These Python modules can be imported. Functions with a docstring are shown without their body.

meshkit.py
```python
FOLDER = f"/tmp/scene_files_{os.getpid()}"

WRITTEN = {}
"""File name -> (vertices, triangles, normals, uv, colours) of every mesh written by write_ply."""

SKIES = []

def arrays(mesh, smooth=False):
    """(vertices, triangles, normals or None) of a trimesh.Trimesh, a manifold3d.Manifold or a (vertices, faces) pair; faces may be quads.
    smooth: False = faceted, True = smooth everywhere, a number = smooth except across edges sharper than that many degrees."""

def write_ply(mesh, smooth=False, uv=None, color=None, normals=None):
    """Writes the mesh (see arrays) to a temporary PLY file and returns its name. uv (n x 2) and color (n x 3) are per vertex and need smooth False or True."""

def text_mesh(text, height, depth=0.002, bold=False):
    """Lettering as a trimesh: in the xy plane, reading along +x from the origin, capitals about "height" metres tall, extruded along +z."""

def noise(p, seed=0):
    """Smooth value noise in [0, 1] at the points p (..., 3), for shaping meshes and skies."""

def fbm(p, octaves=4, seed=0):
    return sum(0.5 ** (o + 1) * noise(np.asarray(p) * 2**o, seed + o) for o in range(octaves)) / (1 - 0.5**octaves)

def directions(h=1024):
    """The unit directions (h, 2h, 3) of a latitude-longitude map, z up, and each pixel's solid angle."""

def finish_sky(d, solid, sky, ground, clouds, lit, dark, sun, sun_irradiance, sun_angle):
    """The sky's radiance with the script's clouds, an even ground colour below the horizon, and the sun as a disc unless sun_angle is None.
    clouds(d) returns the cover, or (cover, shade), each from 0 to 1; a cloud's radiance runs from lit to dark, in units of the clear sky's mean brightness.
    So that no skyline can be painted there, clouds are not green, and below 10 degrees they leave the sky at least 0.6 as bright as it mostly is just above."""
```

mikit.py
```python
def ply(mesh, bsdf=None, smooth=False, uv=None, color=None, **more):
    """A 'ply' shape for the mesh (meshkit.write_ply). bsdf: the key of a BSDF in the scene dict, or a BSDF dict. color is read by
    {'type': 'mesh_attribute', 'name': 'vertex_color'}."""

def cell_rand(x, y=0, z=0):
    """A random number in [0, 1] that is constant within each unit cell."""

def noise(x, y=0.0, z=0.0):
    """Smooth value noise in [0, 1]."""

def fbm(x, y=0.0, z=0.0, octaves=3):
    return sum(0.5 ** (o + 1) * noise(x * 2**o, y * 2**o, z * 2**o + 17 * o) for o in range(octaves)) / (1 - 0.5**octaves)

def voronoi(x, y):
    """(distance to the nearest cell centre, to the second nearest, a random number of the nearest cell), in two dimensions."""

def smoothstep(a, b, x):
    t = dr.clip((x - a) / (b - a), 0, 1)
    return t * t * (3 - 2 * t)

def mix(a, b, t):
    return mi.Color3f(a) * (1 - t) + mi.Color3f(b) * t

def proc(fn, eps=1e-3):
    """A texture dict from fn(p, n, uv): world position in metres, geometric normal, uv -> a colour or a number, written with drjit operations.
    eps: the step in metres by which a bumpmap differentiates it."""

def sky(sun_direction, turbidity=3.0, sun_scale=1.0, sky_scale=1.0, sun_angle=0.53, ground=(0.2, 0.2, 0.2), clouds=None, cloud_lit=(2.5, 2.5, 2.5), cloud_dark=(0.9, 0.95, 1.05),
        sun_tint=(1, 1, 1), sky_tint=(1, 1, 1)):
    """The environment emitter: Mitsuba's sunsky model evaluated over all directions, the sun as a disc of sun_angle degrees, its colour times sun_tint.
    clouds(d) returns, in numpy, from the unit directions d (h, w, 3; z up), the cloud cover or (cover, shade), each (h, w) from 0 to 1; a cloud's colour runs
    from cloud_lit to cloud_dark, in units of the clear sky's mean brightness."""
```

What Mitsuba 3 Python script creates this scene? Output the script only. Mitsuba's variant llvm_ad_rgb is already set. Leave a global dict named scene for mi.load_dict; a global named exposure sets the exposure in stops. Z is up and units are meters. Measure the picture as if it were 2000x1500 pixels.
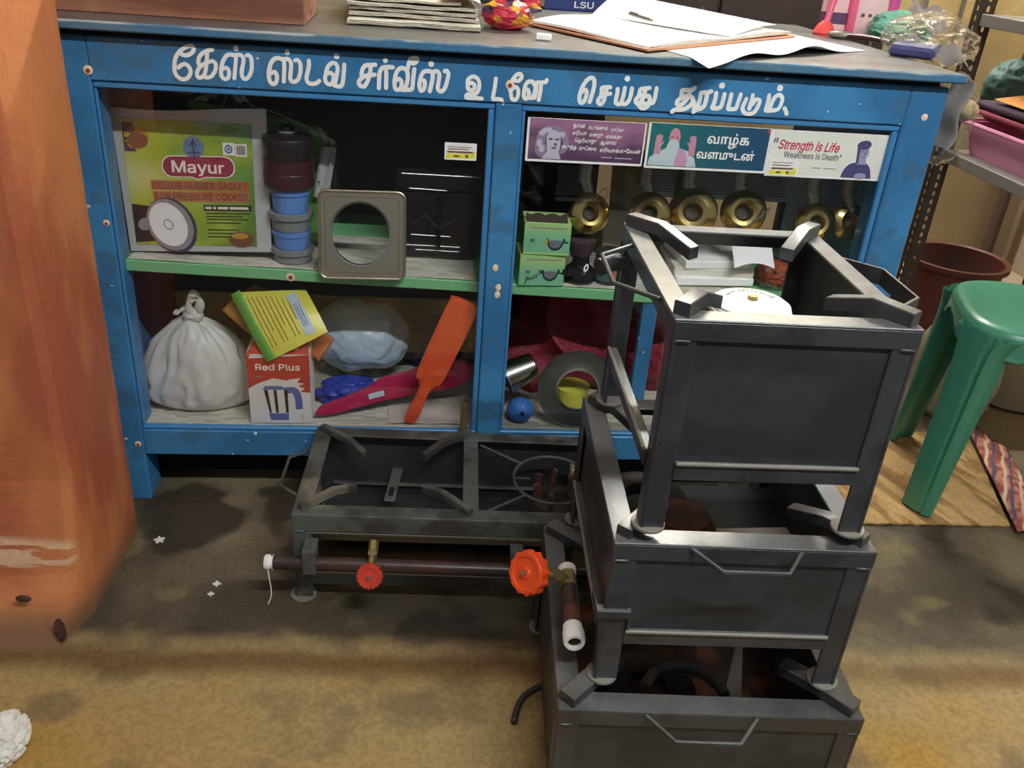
import math, random
import numpy as np
import trimesh
import manifold3d as m3
import drjit as dr
import mitsuba as mi
import mikit, meshkit
from shapely.geometry import Polygon, LineString, Point, box as sbox, MultiPolygon
from shapely import affinity, union_all

T = mi.ScalarTransform4f
random.seed(7)
RNG = np.random.default_rng(7)
scene, labels, used = {}, {}, {}

# ------------------------------------------------------------------ camera, light, exposure
exposure = 1.15
CAM = np.array([0.65872, -1.58711, 1.13083])
PITCH, ROLL, YAW, FOCAL = 0.482011, 0.0781475, 0.122665, 1718.673
fwd = np.array([math.sin(YAW) * math.cos(PITCH), math.cos(YAW) * math.cos(PITCH), -math.sin(PITCH)])
_r = np.array([math.cos(YAW), -math.sin(YAW), 0.0])
_u = np.cross(_r, fwd)
up = -_r * math.sin(ROLL) + _u * math.cos(ROLL)
scene['camera'] = {'type': 'perspective', 'fov': 2 * math.degrees(math.atan(1000 / FOCAL)), 'fov_axis': 'x',
                   'near_clip': 0.05, 'far_clip': 50.0,
                   'to_world': T().look_at(origin=CAM.tolist(), target=(CAM + fwd).tolist(), up=up.tolist())}
# dim evening light of the street in front of the shop
scene['street_light'] = {'type': 'constant', 'radiance': {'type': 'rgb', 'value': [0.10, 0.104, 0.108]}}
TUBES = [((0.95, 1.64, 2.32), (2.45, 1.64, 2.32), 150.0, [1.0, 0.985, 0.94]),      # on the back wall behind the counter
         ((0.7, -1.75, 2.50), (2.3, -1.75, 2.50), 122.0, [0.96, 1.0, 1.0])]      # unseen front fill added behind the camera


# ------------------------------------------------------------------ traced lettering (millimetre data)
SIGN_STROKES = [
    (3.3, [(2604,8994),(2677,8980),(2762,9014),(2812,9078),(2795,9129),(2736,9130),(2659,9096),(2575,9032),(2515,8952),(2481,8856),(2467,8738),(2488,8658),(2543,8606),(2601,8594),(2667,8620),(2710,8671),(2728,8738),(2711,8796),(2663,8841),(2595,8826),(2534,8779)]),
    (3.3, [(3110,9096),(3042,9079),(2956,9036),(2895,8974),(2870,8908),(2869,8856)]),
    (3.2, [(3024,9040),(3005,8915),(2982,8782),(2939,8676),(2875,8636),(2835,8648),(2830,8715),(2875,8798),(2955,8861),(3033,8899),(3109,8914),(3148,8865),(3135,8776),(3083,8692),(3027,8652),(2966,8645)]),
    (3.3, [(3492,9027),(3433,9035),(3373,9035),(3318,8999),(3266,8916),(3237,8826),(3222,8737),(3238,8664),(3289,8637),(3337,8669),(3356,8744),(3340,8806),(3296,8822),(3241,8790)]),
    (3.3, [(3492,9024),(3475,8898),(3450,8764),(3434,8660)]),
    (3.3, [(3447,9025),(3523,9041),(3582,9029),(3608,8979),(3595,8891),(3563,8786),(3566,8697),(3608,8656),(3672,8695),(3724,8795),(3739,8914),(3730,9005),(3695,9046),(3665,9037)]),
    (4.6, [(3497,9140)]),
    (3.5, [(4250,9008),(4183,9026),(4114,9008),(4058,8946),(4023,8855),(4006,8758),(4012,8661),(4054,8604),(4108,8614),(4139,8684),(4139,8758),(4103,8801),(4048,8775)]),
    (3.4, [(4273,9010),(4271,8892),(4261,8772),(4248,8652)]),
    (3.4, [(4250,9001),(4319,9023),(4371,8993),(4387,8928),(4374,8824),(4359,8733),(4371,8674),(4424,8656),(4487,8696),(4526,8787),(4541,8892),(4530,8973),(4493,9015),(4455,9005)]),
    (3.5, [(4679,9011),(4680,8930),(4653,8824),(4631,8734),(4647,8667),(4700,8640),(4786,8652),(4841,8693)]),
    (3.4, [(4976,8820),(5030,8838),(5079,8804),(5081,8729),(5048,8659),(4994,8649),(4949,8691),(4943,8766),(4969,8872),(5010,8956),(5072,9000),(5133,8985),(5155,8920),(5145,8837),(5120,8723),(5094,8639)]),
    (3.5, [(5094,8635),(5164,8620),(5215,8638),(5243,8723),(5253,8829),(5263,8919),(5268,8982)]),
    (4.4, [(4332,9126)]),
    (4.9, [(5144,9112)]),
    (3.6, [(5787,9011),(5701,9002),(5615,8987),(5576,8936),(5558,8869),(5553,8819)]),
    (3.6, [(5778,8848),(5700,8840),(5614,8818),(5540,8768),(5505,8707),(5530,8658),(5595,8647),(5643,8707),(5678,8792),(5700,8885),(5714,8986)]),
    (3.6, [(6080,8986),(5985,8986),(5907,8968),(5864,8903),(5851,8794),(5847,8633)]),
    (3.6, [(5968,8967),(5973,8826),(5969,8644)]),
    (3.6, [(6125,8767),(6177,8804),(6225,8773),(6234,8706),(6213,8645),(6170,8622),(6126,8640),(6112,8716),(6118,8809),(6145,8911),(6197,8972),(6253,8983),(6310,8957),(6337,8888),(6334,8787),(6309,8693),(6257,8626)]),
    (3.6, [(6249,8626),(6354,8632),(6410,8652),(6426,8742),(6433,8860),(6448,8978)]),
    (3.7, [(6331,8980),(6347,9055),(6372,9123),(6411,9151),(6489,9154),(6485,9113),(6442,9075),(6390,9074)]),
    (3.6, [(6750,8945),(6679,8962),(6610,8944),(6568,8884),(6544,8790),(6537,8705),(6564,8631),(6606,8650),(6631,8719),(6621,8795),(6578,8805)]),
    (3.7, [(6767,8946),(6761,8845),(6742,8742),(6719,8630)]),
    (3.6, [(6750,8941),(6819,8968),(6865,8939),(6875,8868),(6860,8766),(6854,8681),(6899,8634),(6960,8669),(7001,8765),(7023,8876),(7026,8940),(6998,8980),(6963,8974)]),
    (4.3, [(5955,9090)]),
    (5.0, [(6729,9077)]),
    (3.5, [(7431,8689),(7383,8698),(7367,8747),(7382,8794),(7430,8808),(7479,8784),(7489,8731),(7463,8691),(7431,8685)]),
    (3.4, [(7363,8785),(7364,8846),(7409,8898),(7472,8913),(7538,8879),(7567,8804),(7562,8712),(7526,8641),(7447,8613),(7367,8613),(7349,8561),(7410,8553),(7514,8559),(7623,8557)]),
    (3.4, [(7848,8904),(7845,8812),(7835,8719),(7821,8618),(7820,8556),(7901,8564),(7974,8552)]),
    (3.4, [(8177,8892),(8242,8884),(8294,8944),(8274,9000),(8210,8989),(8158,8929),(8116,8843),(8088,8779),(8123,8689),(8131,8627),(8159,8574),(8216,8569),(8252,8634),(8254,8719),(8226,8772),(8177,8777),(8140,8736)]),
    (3.5, [(8374,8734),(8413,8751),(8442,8698),(8435,8636),(8393,8591),(8358,8624),(8353,8694),(8365,8803),(8404,8874),(8475,8889),(8527,8850),(8549,8774),(8533,8680),(8505,8616),(8465,8610)]),
    (3.4, [(8511,8849),(8565,8875),(8638,8879),(8718,8891),(8735,8927)]),
    (3.5, [(8560,8836),(8565,8729),(8546,8619)]),
    (3.5, [(8639,8864),(8641,8740),(8627,8623),(8622,8587)]),
    (3.7, [(9528,8600),(9552,8712),(9575,8838),(9577,8946),(9548,8999),(9506,9008),(9445,8970),(9389,8889),(9352,8779),(9335,8668),(9355,8591),(9397,8581),(9435,8619),(9458,8706),(9454,8776),(9415,8802),(9370,8764)]),
    (3.7, [(9867,8869),(9786,8861),(9721,8850),(9723,8783),(9720,8736)]),
    (3.6, [(9881,8761),(9815,8753),(9737,8722),(9686,8664),(9675,8608),(9721,8571),(9770,8613),(9790,8693),(9797,8772),(9808,8850)]),
    (3.7, [(10002,8846),(10004,8768),(9991,8673),(9999,8610),(10051,8589),(10096,8631),(10117,8727),(10125,8821),(10127,8872)]),
    (3.7, [(10099,8607),(10159,8596),(10212,8637),(10243,8718),(10255,8813),(10255,8871)]),
    (3.7, [(10567,8896),(10486,8879),(10409,8864),(10400,8797),(10395,8758)]),
    (3.8, [(10579,8752),(10494,8767),(10405,8750),(10354,8692),(10358,8637),(10406,8620),(10464,8682),(10486,8762),(10497,8865)]),
    (3.7, [(10545,8762),(10596,8721),(10601,8658),(10548,8624),(10464,8627),(10406,8620),(10439,8566),(10501,8540),(10564,8569),(10605,8631),(10662,8646),(10686,8710),(10693,8805),(10695,8899)]),
    (5.1, [(10151,9029)]),
    (3.8, [(11378,8945),(11339,8906),(11274,8900),(11159,8887),(11159,8829),(11159,8786)]),
    (3.9, [(11346,8784),(11265,8798),(11166,8762),(11112,8716),(11097,8665),(11132,8630),(11185,8645),(11252,8717),(11292,8793),(11304,8880)]),
    (3.9, [(11279,8793),(11346,8784),(11383,8743),(11377,8681),(11322,8615),(11238,8567),(11141,8556),(11070,8546),(11036,8513)]),
    (3.8, [(11687,8901),(11612,8875),(11512,8867),(11507,8786),(11499,8699),(11485,8624),(11478,8586)]),
    (3.9, [(11422,8530),(11474,8574),(11549,8597),(11601,8643),(11621,8737),(11621,8830),(11624,8867)]),
    (3.9, [(11406,8701),(11424,8633),(11428,8571)]),
    (3.9, [(11783,8875),(11786,8789),(11772,8683),(11757,8620),(11837,8615),(11911,8647),(11931,8754),(11937,8865)]),
    (5.5, [(11867,9009)]),
    (3.7, [(12065,8872),(12060,8779),(12052,8680),(12051,8617),(12124,8618),(12194,8631),(12209,8725),(12225,8813),(12236,8879)]),
    (3.6, [(12353,8808),(12333,8738),(12314,8669),(12326,8607),(12375,8559),(12458,8548),(12533,8574),(12579,8645),(12606,8740),(12601,8796),(12552,8809),(12510,8785),(12483,8721)]),
    (3.7, [(12458,8875),(12462,8795),(12445,8713),(12440,8638)]),
    (3.6, [(12755,8892),(12761,8830),(12759,8730),(12746,8632),(12797,8628),(12871,8629),(12960,8653),(13001,8712),(13019,8813),(13002,8874),(12958,8906),(12901,8893),(12859,8841),(12835,8765),(12823,8664)]),
    (3.8, [(13095,8679),(13130,8630),(13150,8587)]),
    (5.8, [(12932,9025)]),
]
TAMIL = {
    'vazhga': [[[(180,7),(181,16),(186,19),(186,36),(226,36),(226,29),(214,29),(214,23),(226,21),(231,18),(231,16),(233,15),(234,10),(233,10),(233,5),(230,1),(225,-1),(215,-1),(214,0),(215,6),(222,6),(224,8),(224,12),(219,15),(214,15),(214,10),(212,5),(208,1),(202,-1),(187,0)],[(190,8),(193,6),(199,6),(202,7),(204,9),(204,15),(194,15),(191,14),(190,12)],[(195,23),(204,22),(204,29),(195,29)]],[[(120,-15),(121,-7),(128,-3),(136,-3),(136,-10),(131,-10),(130,-12),(131,-14),(141,-14),(146,-10),(143,-1),(122,-1),(122,35),(132,35),(133,6),(143,6),(143,27),(146,33),(152,36),(161,36),(169,32),(173,24),(173,18),(174,17),(172,6),(167,1),(153,-2),(153,-4),(155,-5),(167,-5),(167,-12),(155,-12),(152,-17),(143,-21),(129,-21),(124,-19)],[(155,29),(153,26),(153,6),(159,6),(164,11),(164,22),(162,27),(160,29)]],[[(154,45),(154,50),(157,53),(161,53),(164,50),(164,45),(161,42),(157,42)]],[[(78,0),(78,36),(116,36),(116,29),(107,29),(107,0),(97,0),(96,29),(88,29),(88,0)]],[[(3,10),(4,24),(6,28),(11,33),(17,36),(31,37),(40,34),(45,29),(47,25),(47,19),(48,19),(46,7),(58,7),(58,36),(68,36),(68,0),(35,0),(35,6),(38,13),(38,21),(36,26),(29,30),(18,29),(13,24),(13,22),(23,22),(26,21),(30,17),(31,7),(27,1),(22,-1),(11,0),(5,5)],[(11,11),(14,6),(20,6),(21,7),(21,14),(19,15),(13,15),(11,13)]]],
    'valamudan': [[[(295,10),(295,20),(298,27),(304,33),(311,36),(328,37),(328,36),(333,36),(339,33),(342,33),(345,35),(350,35),(350,36),(378,36),(378,29),(369,29),(369,0),(359,0),(358,29),(350,29),(347,28),(351,21),(353,11),(352,11),(351,4),(347,0),(344,-1),(336,-1),(329,3),(327,8),(327,16),(330,24),(333,27),(327,30),(312,29),(307,26),(305,23),(305,21),(307,22),(315,22),(318,21),(322,17),(323,7),(319,1),(314,-1),(303,0),(297,5)],[(336,10),(338,6),(340,6),(343,9),(343,17),(340,22),(338,22),(336,17)],[(303,13),(306,6),(312,6),(313,7),(313,13),(311,15),(305,15)]],[[(356,50),(359,53),(363,53),(366,50),(365,43),(363,42),(357,43)]],[[(249,36),(259,36),(259,7),(290,7),(291,6),(291,0),(249,0)]],[[(153,36),(163,36),(163,7),(174,7),(175,30),(179,35),(184,37),(192,37),(193,36),(231,36),(231,35),(235,35),(240,32),(242,28),(242,21),(240,17),(236,14),(223,13),(215,19),(214,29),(203,29),(204,18),(205,18),(204,10),(201,4),(199,4),(198,2),(192,0),(153,0)],[(224,23),(226,20),(231,20),(232,21),(232,27),(229,29),(224,29)],[(186,30),(184,26),(184,7),(191,7),(195,12),(195,23),(193,28),(191,30)]],[[(76,21),(79,28),(84,33),(94,37),(102,37),(102,36),(107,36),(110,34),(111,34),(111,36),(147,36),(147,29),(138,29),(138,0),(128,0),(128,29),(119,29),(119,0),(109,0),(109,26),(102,30),(91,29),(86,23),(86,21),(88,22),(96,22),(99,21),(103,17),(104,7),(102,3),(98,0),(87,-1),(82,1),(78,5),(76,10)],[(84,13),(87,6),(92,6),(94,7),(94,13),(92,15),(86,15)]],[[(3,10),(4,24),(6,28),(11,33),(17,36),(31,37),(40,34),(45,29),(47,25),(47,19),(48,19),(46,7),(58,7),(58,36),(68,36),(68,0),(35,0),(35,6),(38,13),(38,21),(36,26),(29,30),(18,29),(13,24),(13,22),(23,22),(26,21),(30,17),(31,7),(27,1),(22,-1),(11,0),(5,5)],[(14,15),(11,10),(14,6),(20,6),(21,7),(21,14)]]],
    'l1a': [[[(101,10),(101,20),(104,27),(115,35),(133,36),(142,32),(152,36),(181,36),(181,30),(171,30),(171,0),(163,0),(162,30),(149,29),(154,20),(155,7),(147,-1),(139,-1),(133,3),(131,17),(136,27),(131,30),(117,29),(110,23),(120,22),(126,17),(127,7),(122,0),(108,0)],[(139,17),(141,5),(144,5),(147,9),(144,23)],[(108,14),(110,6),(116,5),(119,8),(119,13),(116,16),(111,16)]],[[(159,50),(162,53),(168,52),(168,44),(160,44)]],[[(60,36),(97,36),(97,30),(87,30),(87,0),(79,0),(78,30),(68,30),(68,0),(60,0)]],[[(3,-11),(12,-4),(37,-3),(42,0),(44,6),(43,15),(40,18),(35,18),(32,16),(32,1),(24,1),(24,30),(15,30),(14,1),(6,1),(6,36),(42,36),(42,30),(32,30),(32,23),(43,24),(50,19),(52,14),(50,-2),(40,-9),(15,-10),(11,-14),(11,-20),(3,-20)]]],
    'l1b': [[[(287,36),(295,36),(295,6),(307,6),(308,29),(310,33),(317,37),(328,36),(334,30),(336,23),(334,6),(324,0),(287,0)],[(317,27),(316,6),(323,6),(328,12),(327,27),(322,31),(319,31)]],[[(317,50),(320,53),(326,52),(326,44),(318,44)]],[[(194,7),(195,16),(201,20),(201,36),(270,35),(276,33),(280,28),(280,20),(276,15),(263,13),(255,19),(254,29),(226,30),(226,22),(238,21),(245,14),(244,4),(237,-1),(226,0),(227,5),(234,5),(237,8),(236,14),(232,16),(226,16),(224,4),(215,-1),(201,0)],[(262,24),(265,19),(272,21),(272,26),(268,29),(262,29)],[(202,12),(206,5),(215,6),(218,10),(218,16),(204,15)],[(208,23),(218,22),(218,30),(208,30)]],[[(137,7),(138,16),(144,20),(144,36),(181,36),(181,30),(169,30),(169,23),(181,21),(187,16),(188,6),(183,0),(169,0),(170,5),(177,5),(180,8),(179,14),(175,16),(169,16),(167,4),(158,-1),(144,0)],[(145,12),(149,5),(158,6),(161,10),(161,16),(147,15)],[(152,30),(151,22),(161,22),(161,30)]],[[(168,46),(169,52),(177,52),(177,44),(171,43)]],[[(85,29),(85,35),(122,35),(131,30),(132,20),(124,13),(115,13),(107,19),(106,29)],[(114,24),(117,19),(124,21),(124,26),(120,29),(114,29)]],[[(59,36),(67,36),(67,6),(99,6),(99,0),(59,0)]],[[(3,10),(4,24),(12,33),(22,36),(53,36),(53,30),(43,30),(43,0),(35,0),(35,30),(18,29),(12,24),(12,21),(22,22),(28,17),(29,7),(24,0),(10,0)],[(10,14),(12,6),(18,5),(21,8),(21,13),(18,16),(13,16)]]],
    'l1c': [[[(159,10),(161,26),(166,32),(175,36),(190,35),(199,28),(201,22),(200,6),(213,6),(211,35),(248,35),(254,33),(258,28),(258,20),(254,15),(241,13),(233,19),(232,29),(221,29),(221,0),(190,0),(193,21),(190,27),(184,30),(173,29),(168,23),(168,21),(178,22),(184,17),(185,7),(181,1),(177,-1),(166,0)],[(240,29),(243,19),(248,19),(250,26),(246,29)],[(166,14),(168,6),(174,5),(177,8),(177,13),(174,16),(169,16)]],[[(117,37),(118,47),(128,54),(141,53),(148,47),(151,38),(151,0),(143,0),(143,36),(141,44),(136,48),(130,48),(125,43),(127,33),(119,33)]],[[(97,0),(97,36),(105,36),(105,6),(137,6),(137,0)]],[[(5,36),(13,36),(13,6),(26,6),(26,29),(30,35),(35,37),(84,34),(90,28),(90,20),(82,13),(73,13),(65,19),(64,29),(52,29),(54,11),(48,2),(42,0),(5,0)],[(72,29),(75,19),(80,19),(82,26),(78,29)],[(35,27),(34,6),(41,6),(46,12),(45,27),(40,31),(37,31)]]],
    'l2a': [[[(180,36),(217,36),(217,30),(207,30),(207,0),(199,0),(198,30),(188,30),(188,0),(180,0)]],[[(116,7),(116,36),(124,36),(124,9),(128,5),(134,7),(134,36),(142,36),(143,6),(162,6),(162,36),(170,36),(170,0),(133,1),(123,-1)]],[[(55,0),(55,36),(72,36),(73,47),(80,53),(93,54),(98,52),(103,47),(106,38),(106,0),(98,0),(98,37),(96,44),(90,48),(83,47),(80,43),(81,36),(92,36),(92,30),(82,30),(82,0),(69,-13),(63,-10),(74,2),(73,30),(63,30),(63,0)]],[[(3,7),(4,16),(10,20),(10,36),(47,36),(47,30),(35,29),(35,22),(47,22),(47,16),(35,16),(34,6),(28,0),(13,-1)],[(11,12),(15,5),(24,6),(27,10),(27,16),(13,15)],[(17,23),(27,22),(27,30),(17,30)]]],
    'l2b': [[[(141,-11),(150,-4),(179,-2),(184,3),(186,9),(185,26),(180,31),(174,31),(170,25),(170,0),(162,0),(162,27),(159,31),(155,31),(152,26),(152,0),(144,0),(144,28),(146,33),(152,37),(160,37),(166,32),(174,37),(220,35),(226,33),(230,28),(230,20),(226,15),(213,13),(205,19),(204,29),(192,29),(194,8),(187,-5),(174,-10),(153,-10),(149,-14),(149,-20),(141,-20)],[(212,29),(215,19),(220,19),(222,26),(218,29)]],[[(57,10),(57,20),(60,27),(71,35),(89,36),(98,32),(108,36),(137,36),(137,30),(127,30),(127,0),(119,0),(118,30),(105,29),(110,20),(111,7),(103,-1),(95,-1),(89,3),(87,17),(92,27),(87,30),(73,29),(66,23),(76,22),(82,17),(83,7),(78,0),(64,0)],[(95,17),(97,5),(101,5),(103,9),(100,23)],[(64,14),(66,6),(72,5),(75,8),(75,13),(72,16),(67,16)]],[[(115,50),(118,53),(124,52),(124,44),(116,44)]],[[(3,10),(4,24),(12,33),(22,36),(53,36),(53,30),(43,30),(43,0),(35,0),(35,30),(18,29),(12,24),(12,21),(22,22),(28,17),(29,7),(24,0),(10,0)],[(10,14),(12,6),(18,5),(21,8),(21,13),(18,16),(13,16)]]],
    'l2c': [[[(198,7),(199,16),(205,20),(205,36),(274,35),(280,33),(284,28),(284,20),(280,15),(267,13),(259,19),(258,29),(230,30),(230,22),(242,21),(249,14),(248,4),(241,-1),(230,0),(231,5),(238,5),(241,8),(240,14),(236,16),(230,16),(228,4),(219,-1),(205,0)],[(266,29),(269,19),(274,19),(276,26),(272,29)],[(206,12),(210,5),(219,6),(222,10),(222,16),(208,15)],[(212,23),(222,22),(222,30),(212,30)]],[[(141,14),(148,20),(148,36),(185,36),(185,30),(173,30),(173,22),(187,20),(192,14),(192,6),(187,0),(174,-1),(174,5),(183,6),(184,11),(182,15),(173,16),(173,9),(169,2),(162,-1),(151,-1),(142,5)],[(149,12),(153,5),(162,6),(165,10),(165,16),(151,15)],[(155,23),(165,22),(165,30),(155,30)]],[[(172,50),(175,53),(181,52),(181,44),(173,44)]],[[(57,10),(57,20),(60,27),(71,35),(89,36),(98,32),(108,36),(137,36),(137,30),(127,30),(127,0),(119,0),(118,30),(105,29),(110,20),(111,7),(103,-1),(95,-1),(89,3),(87,17),(92,27),(87,30),(73,29),(66,23),(76,22),(82,17),(83,7),(78,0),(64,0)],[(95,17),(97,5),(101,5),(103,9),(100,23)],[(64,14),(66,6),(72,5),(75,8),(75,13),(72,16),(67,16)]],[[(3,10),(4,24),(12,33),(22,36),(53,36),(53,30),(43,30),(43,0),(35,0),(35,30),(18,29),(12,24),(12,21),(22,22),(28,17),(29,7),(24,0),(10,0)],[(10,14),(12,6),(18,5),(21,8),(21,13),(18,16),(13,16)]]],
    'l3a': [[[(289,-11),(298,-4),(325,-3),(332,4),(331,12),(322,16),(319,5),(314,1),(299,0),(292,3),(289,14),(296,20),(296,36),(365,35),(371,33),(375,28),(375,20),(371,15),(358,13),(350,19),(349,29),(321,30),(321,22),(330,21),(339,14),(340,2),(338,-2),(327,-9),(299,-11),(297,-20),(289,-20)],[(357,29),(360,19),(365,19),(367,26),(363,29)],[(297,13),(301,6),(308,6),(312,9),(313,16),(299,15)],[(312,22),(313,30),(303,30),(303,22)]],[[(248,36),(285,36),(285,30),(275,30),(275,0),(267,0),(266,30),(256,30),(256,0),(248,0)]],[[(184,7),(184,36),(192,36),(192,9),(196,5),(202,7),(202,36),(210,36),(211,6),(230,6),(230,36),(238,36),(238,0),(201,1),(191,-1)]],[[(123,0),(123,36),(140,36),(141,47),(148,53),(161,54),(166,52),(171,47),(174,38),(174,0),(166,0),(166,37),(164,44),(158,48),(151,47),(148,43),(149,36),(160,36),(160,30),(150,30),(150,0),(137,-13),(131,-10),(142,2),(141,30),(131,30),(131,0)]],[[(64,-11),(73,-4),(100,-3),(107,4),(106,12),(97,16),(94,5),(89,1),(74,0),(67,3),(64,14),(71,20),(71,36),(108,36),(108,30),(96,30),(96,23),(112,17),(115,11),(113,-2),(102,-9),(74,-11),(72,-20),(64,-20)],[(73,13),(74,7),(83,6),(87,9),(88,16),(77,16)],[(78,23),(88,22),(88,30),(78,30)]],[[(4,19),(4,31),(9,43),(23,53),(43,53),(51,48),(55,41),(56,0),(48,0),(48,33),(45,43),(40,47),(30,48),(21,45),(16,40),(12,29),(12,19),(15,10),(22,22),(34,23),(40,19),(42,8),(37,1),(22,-1),(14,2),(8,8)],[(25,16),(25,5),(31,5),(34,9),(33,16)]]],
    'l3b': [[[(221,10),(223,26),(228,32),(238,36),(252,35),(259,29),(261,11),(265,5),(271,5),(275,11),(274,24),(268,35),(275,38),(283,22),(282,7),(272,-1),(263,-1),(256,3),(252,24),(246,30),(235,29),(230,23),(230,21),(240,22),(246,17),(247,7),(243,1),(239,-1),(228,0)],[(228,14),(230,6),(236,5),(239,8),(239,13),(236,16),(231,16)]],[[(264,50),(267,53),(273,52),(273,44),(265,44)]],[[(180,0),(180,36),(217,36),(217,30),(207,30),(207,0),(199,0),(198,30),(188,30),(188,0)]],[[(94,10),(94,20),(97,27),(108,35),(126,36),(135,32),(145,36),(174,36),(174,30),(164,30),(164,0),(156,0),(155,30),(142,29),(147,20),(148,7),(140,-1),(132,-1),(126,3),(124,17),(129,27),(124,30),(110,29),(103,23),(113,22),(119,17),(120,7),(115,0),(101,0)],[(132,17),(134,5),(137,5),(140,9),(137,23)],[(101,11),(105,5),(112,8),(112,13),(109,16),(102,15)]],[[(2,0),(3,8),(8,11),(47,11),(47,20),(43,26),(39,16),(35,14),(24,15),(19,21),(19,28),(22,33),(29,36),(45,34),(54,24),(55,11),(62,11),(63,35),(71,35),(71,6),(85,6),(90,0),(90,-8),(79,-19),(56,-21),(45,-15),(46,-4),(31,-9),(15,-9),(7,-6)],[(46,-3),(60,-3),(59,-9),(51,-9),(53,-14),(58,-15),(74,-14),(82,-6),(81,0),(74,1),(71,0),(71,-8),(63,-8),(62,5),(53,5)],[(11,1),(17,-3),(29,-3),(41,1),(43,4),(12,5)],[(27,22),(32,20),(35,22),(34,30),(26,27)]]],
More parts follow.
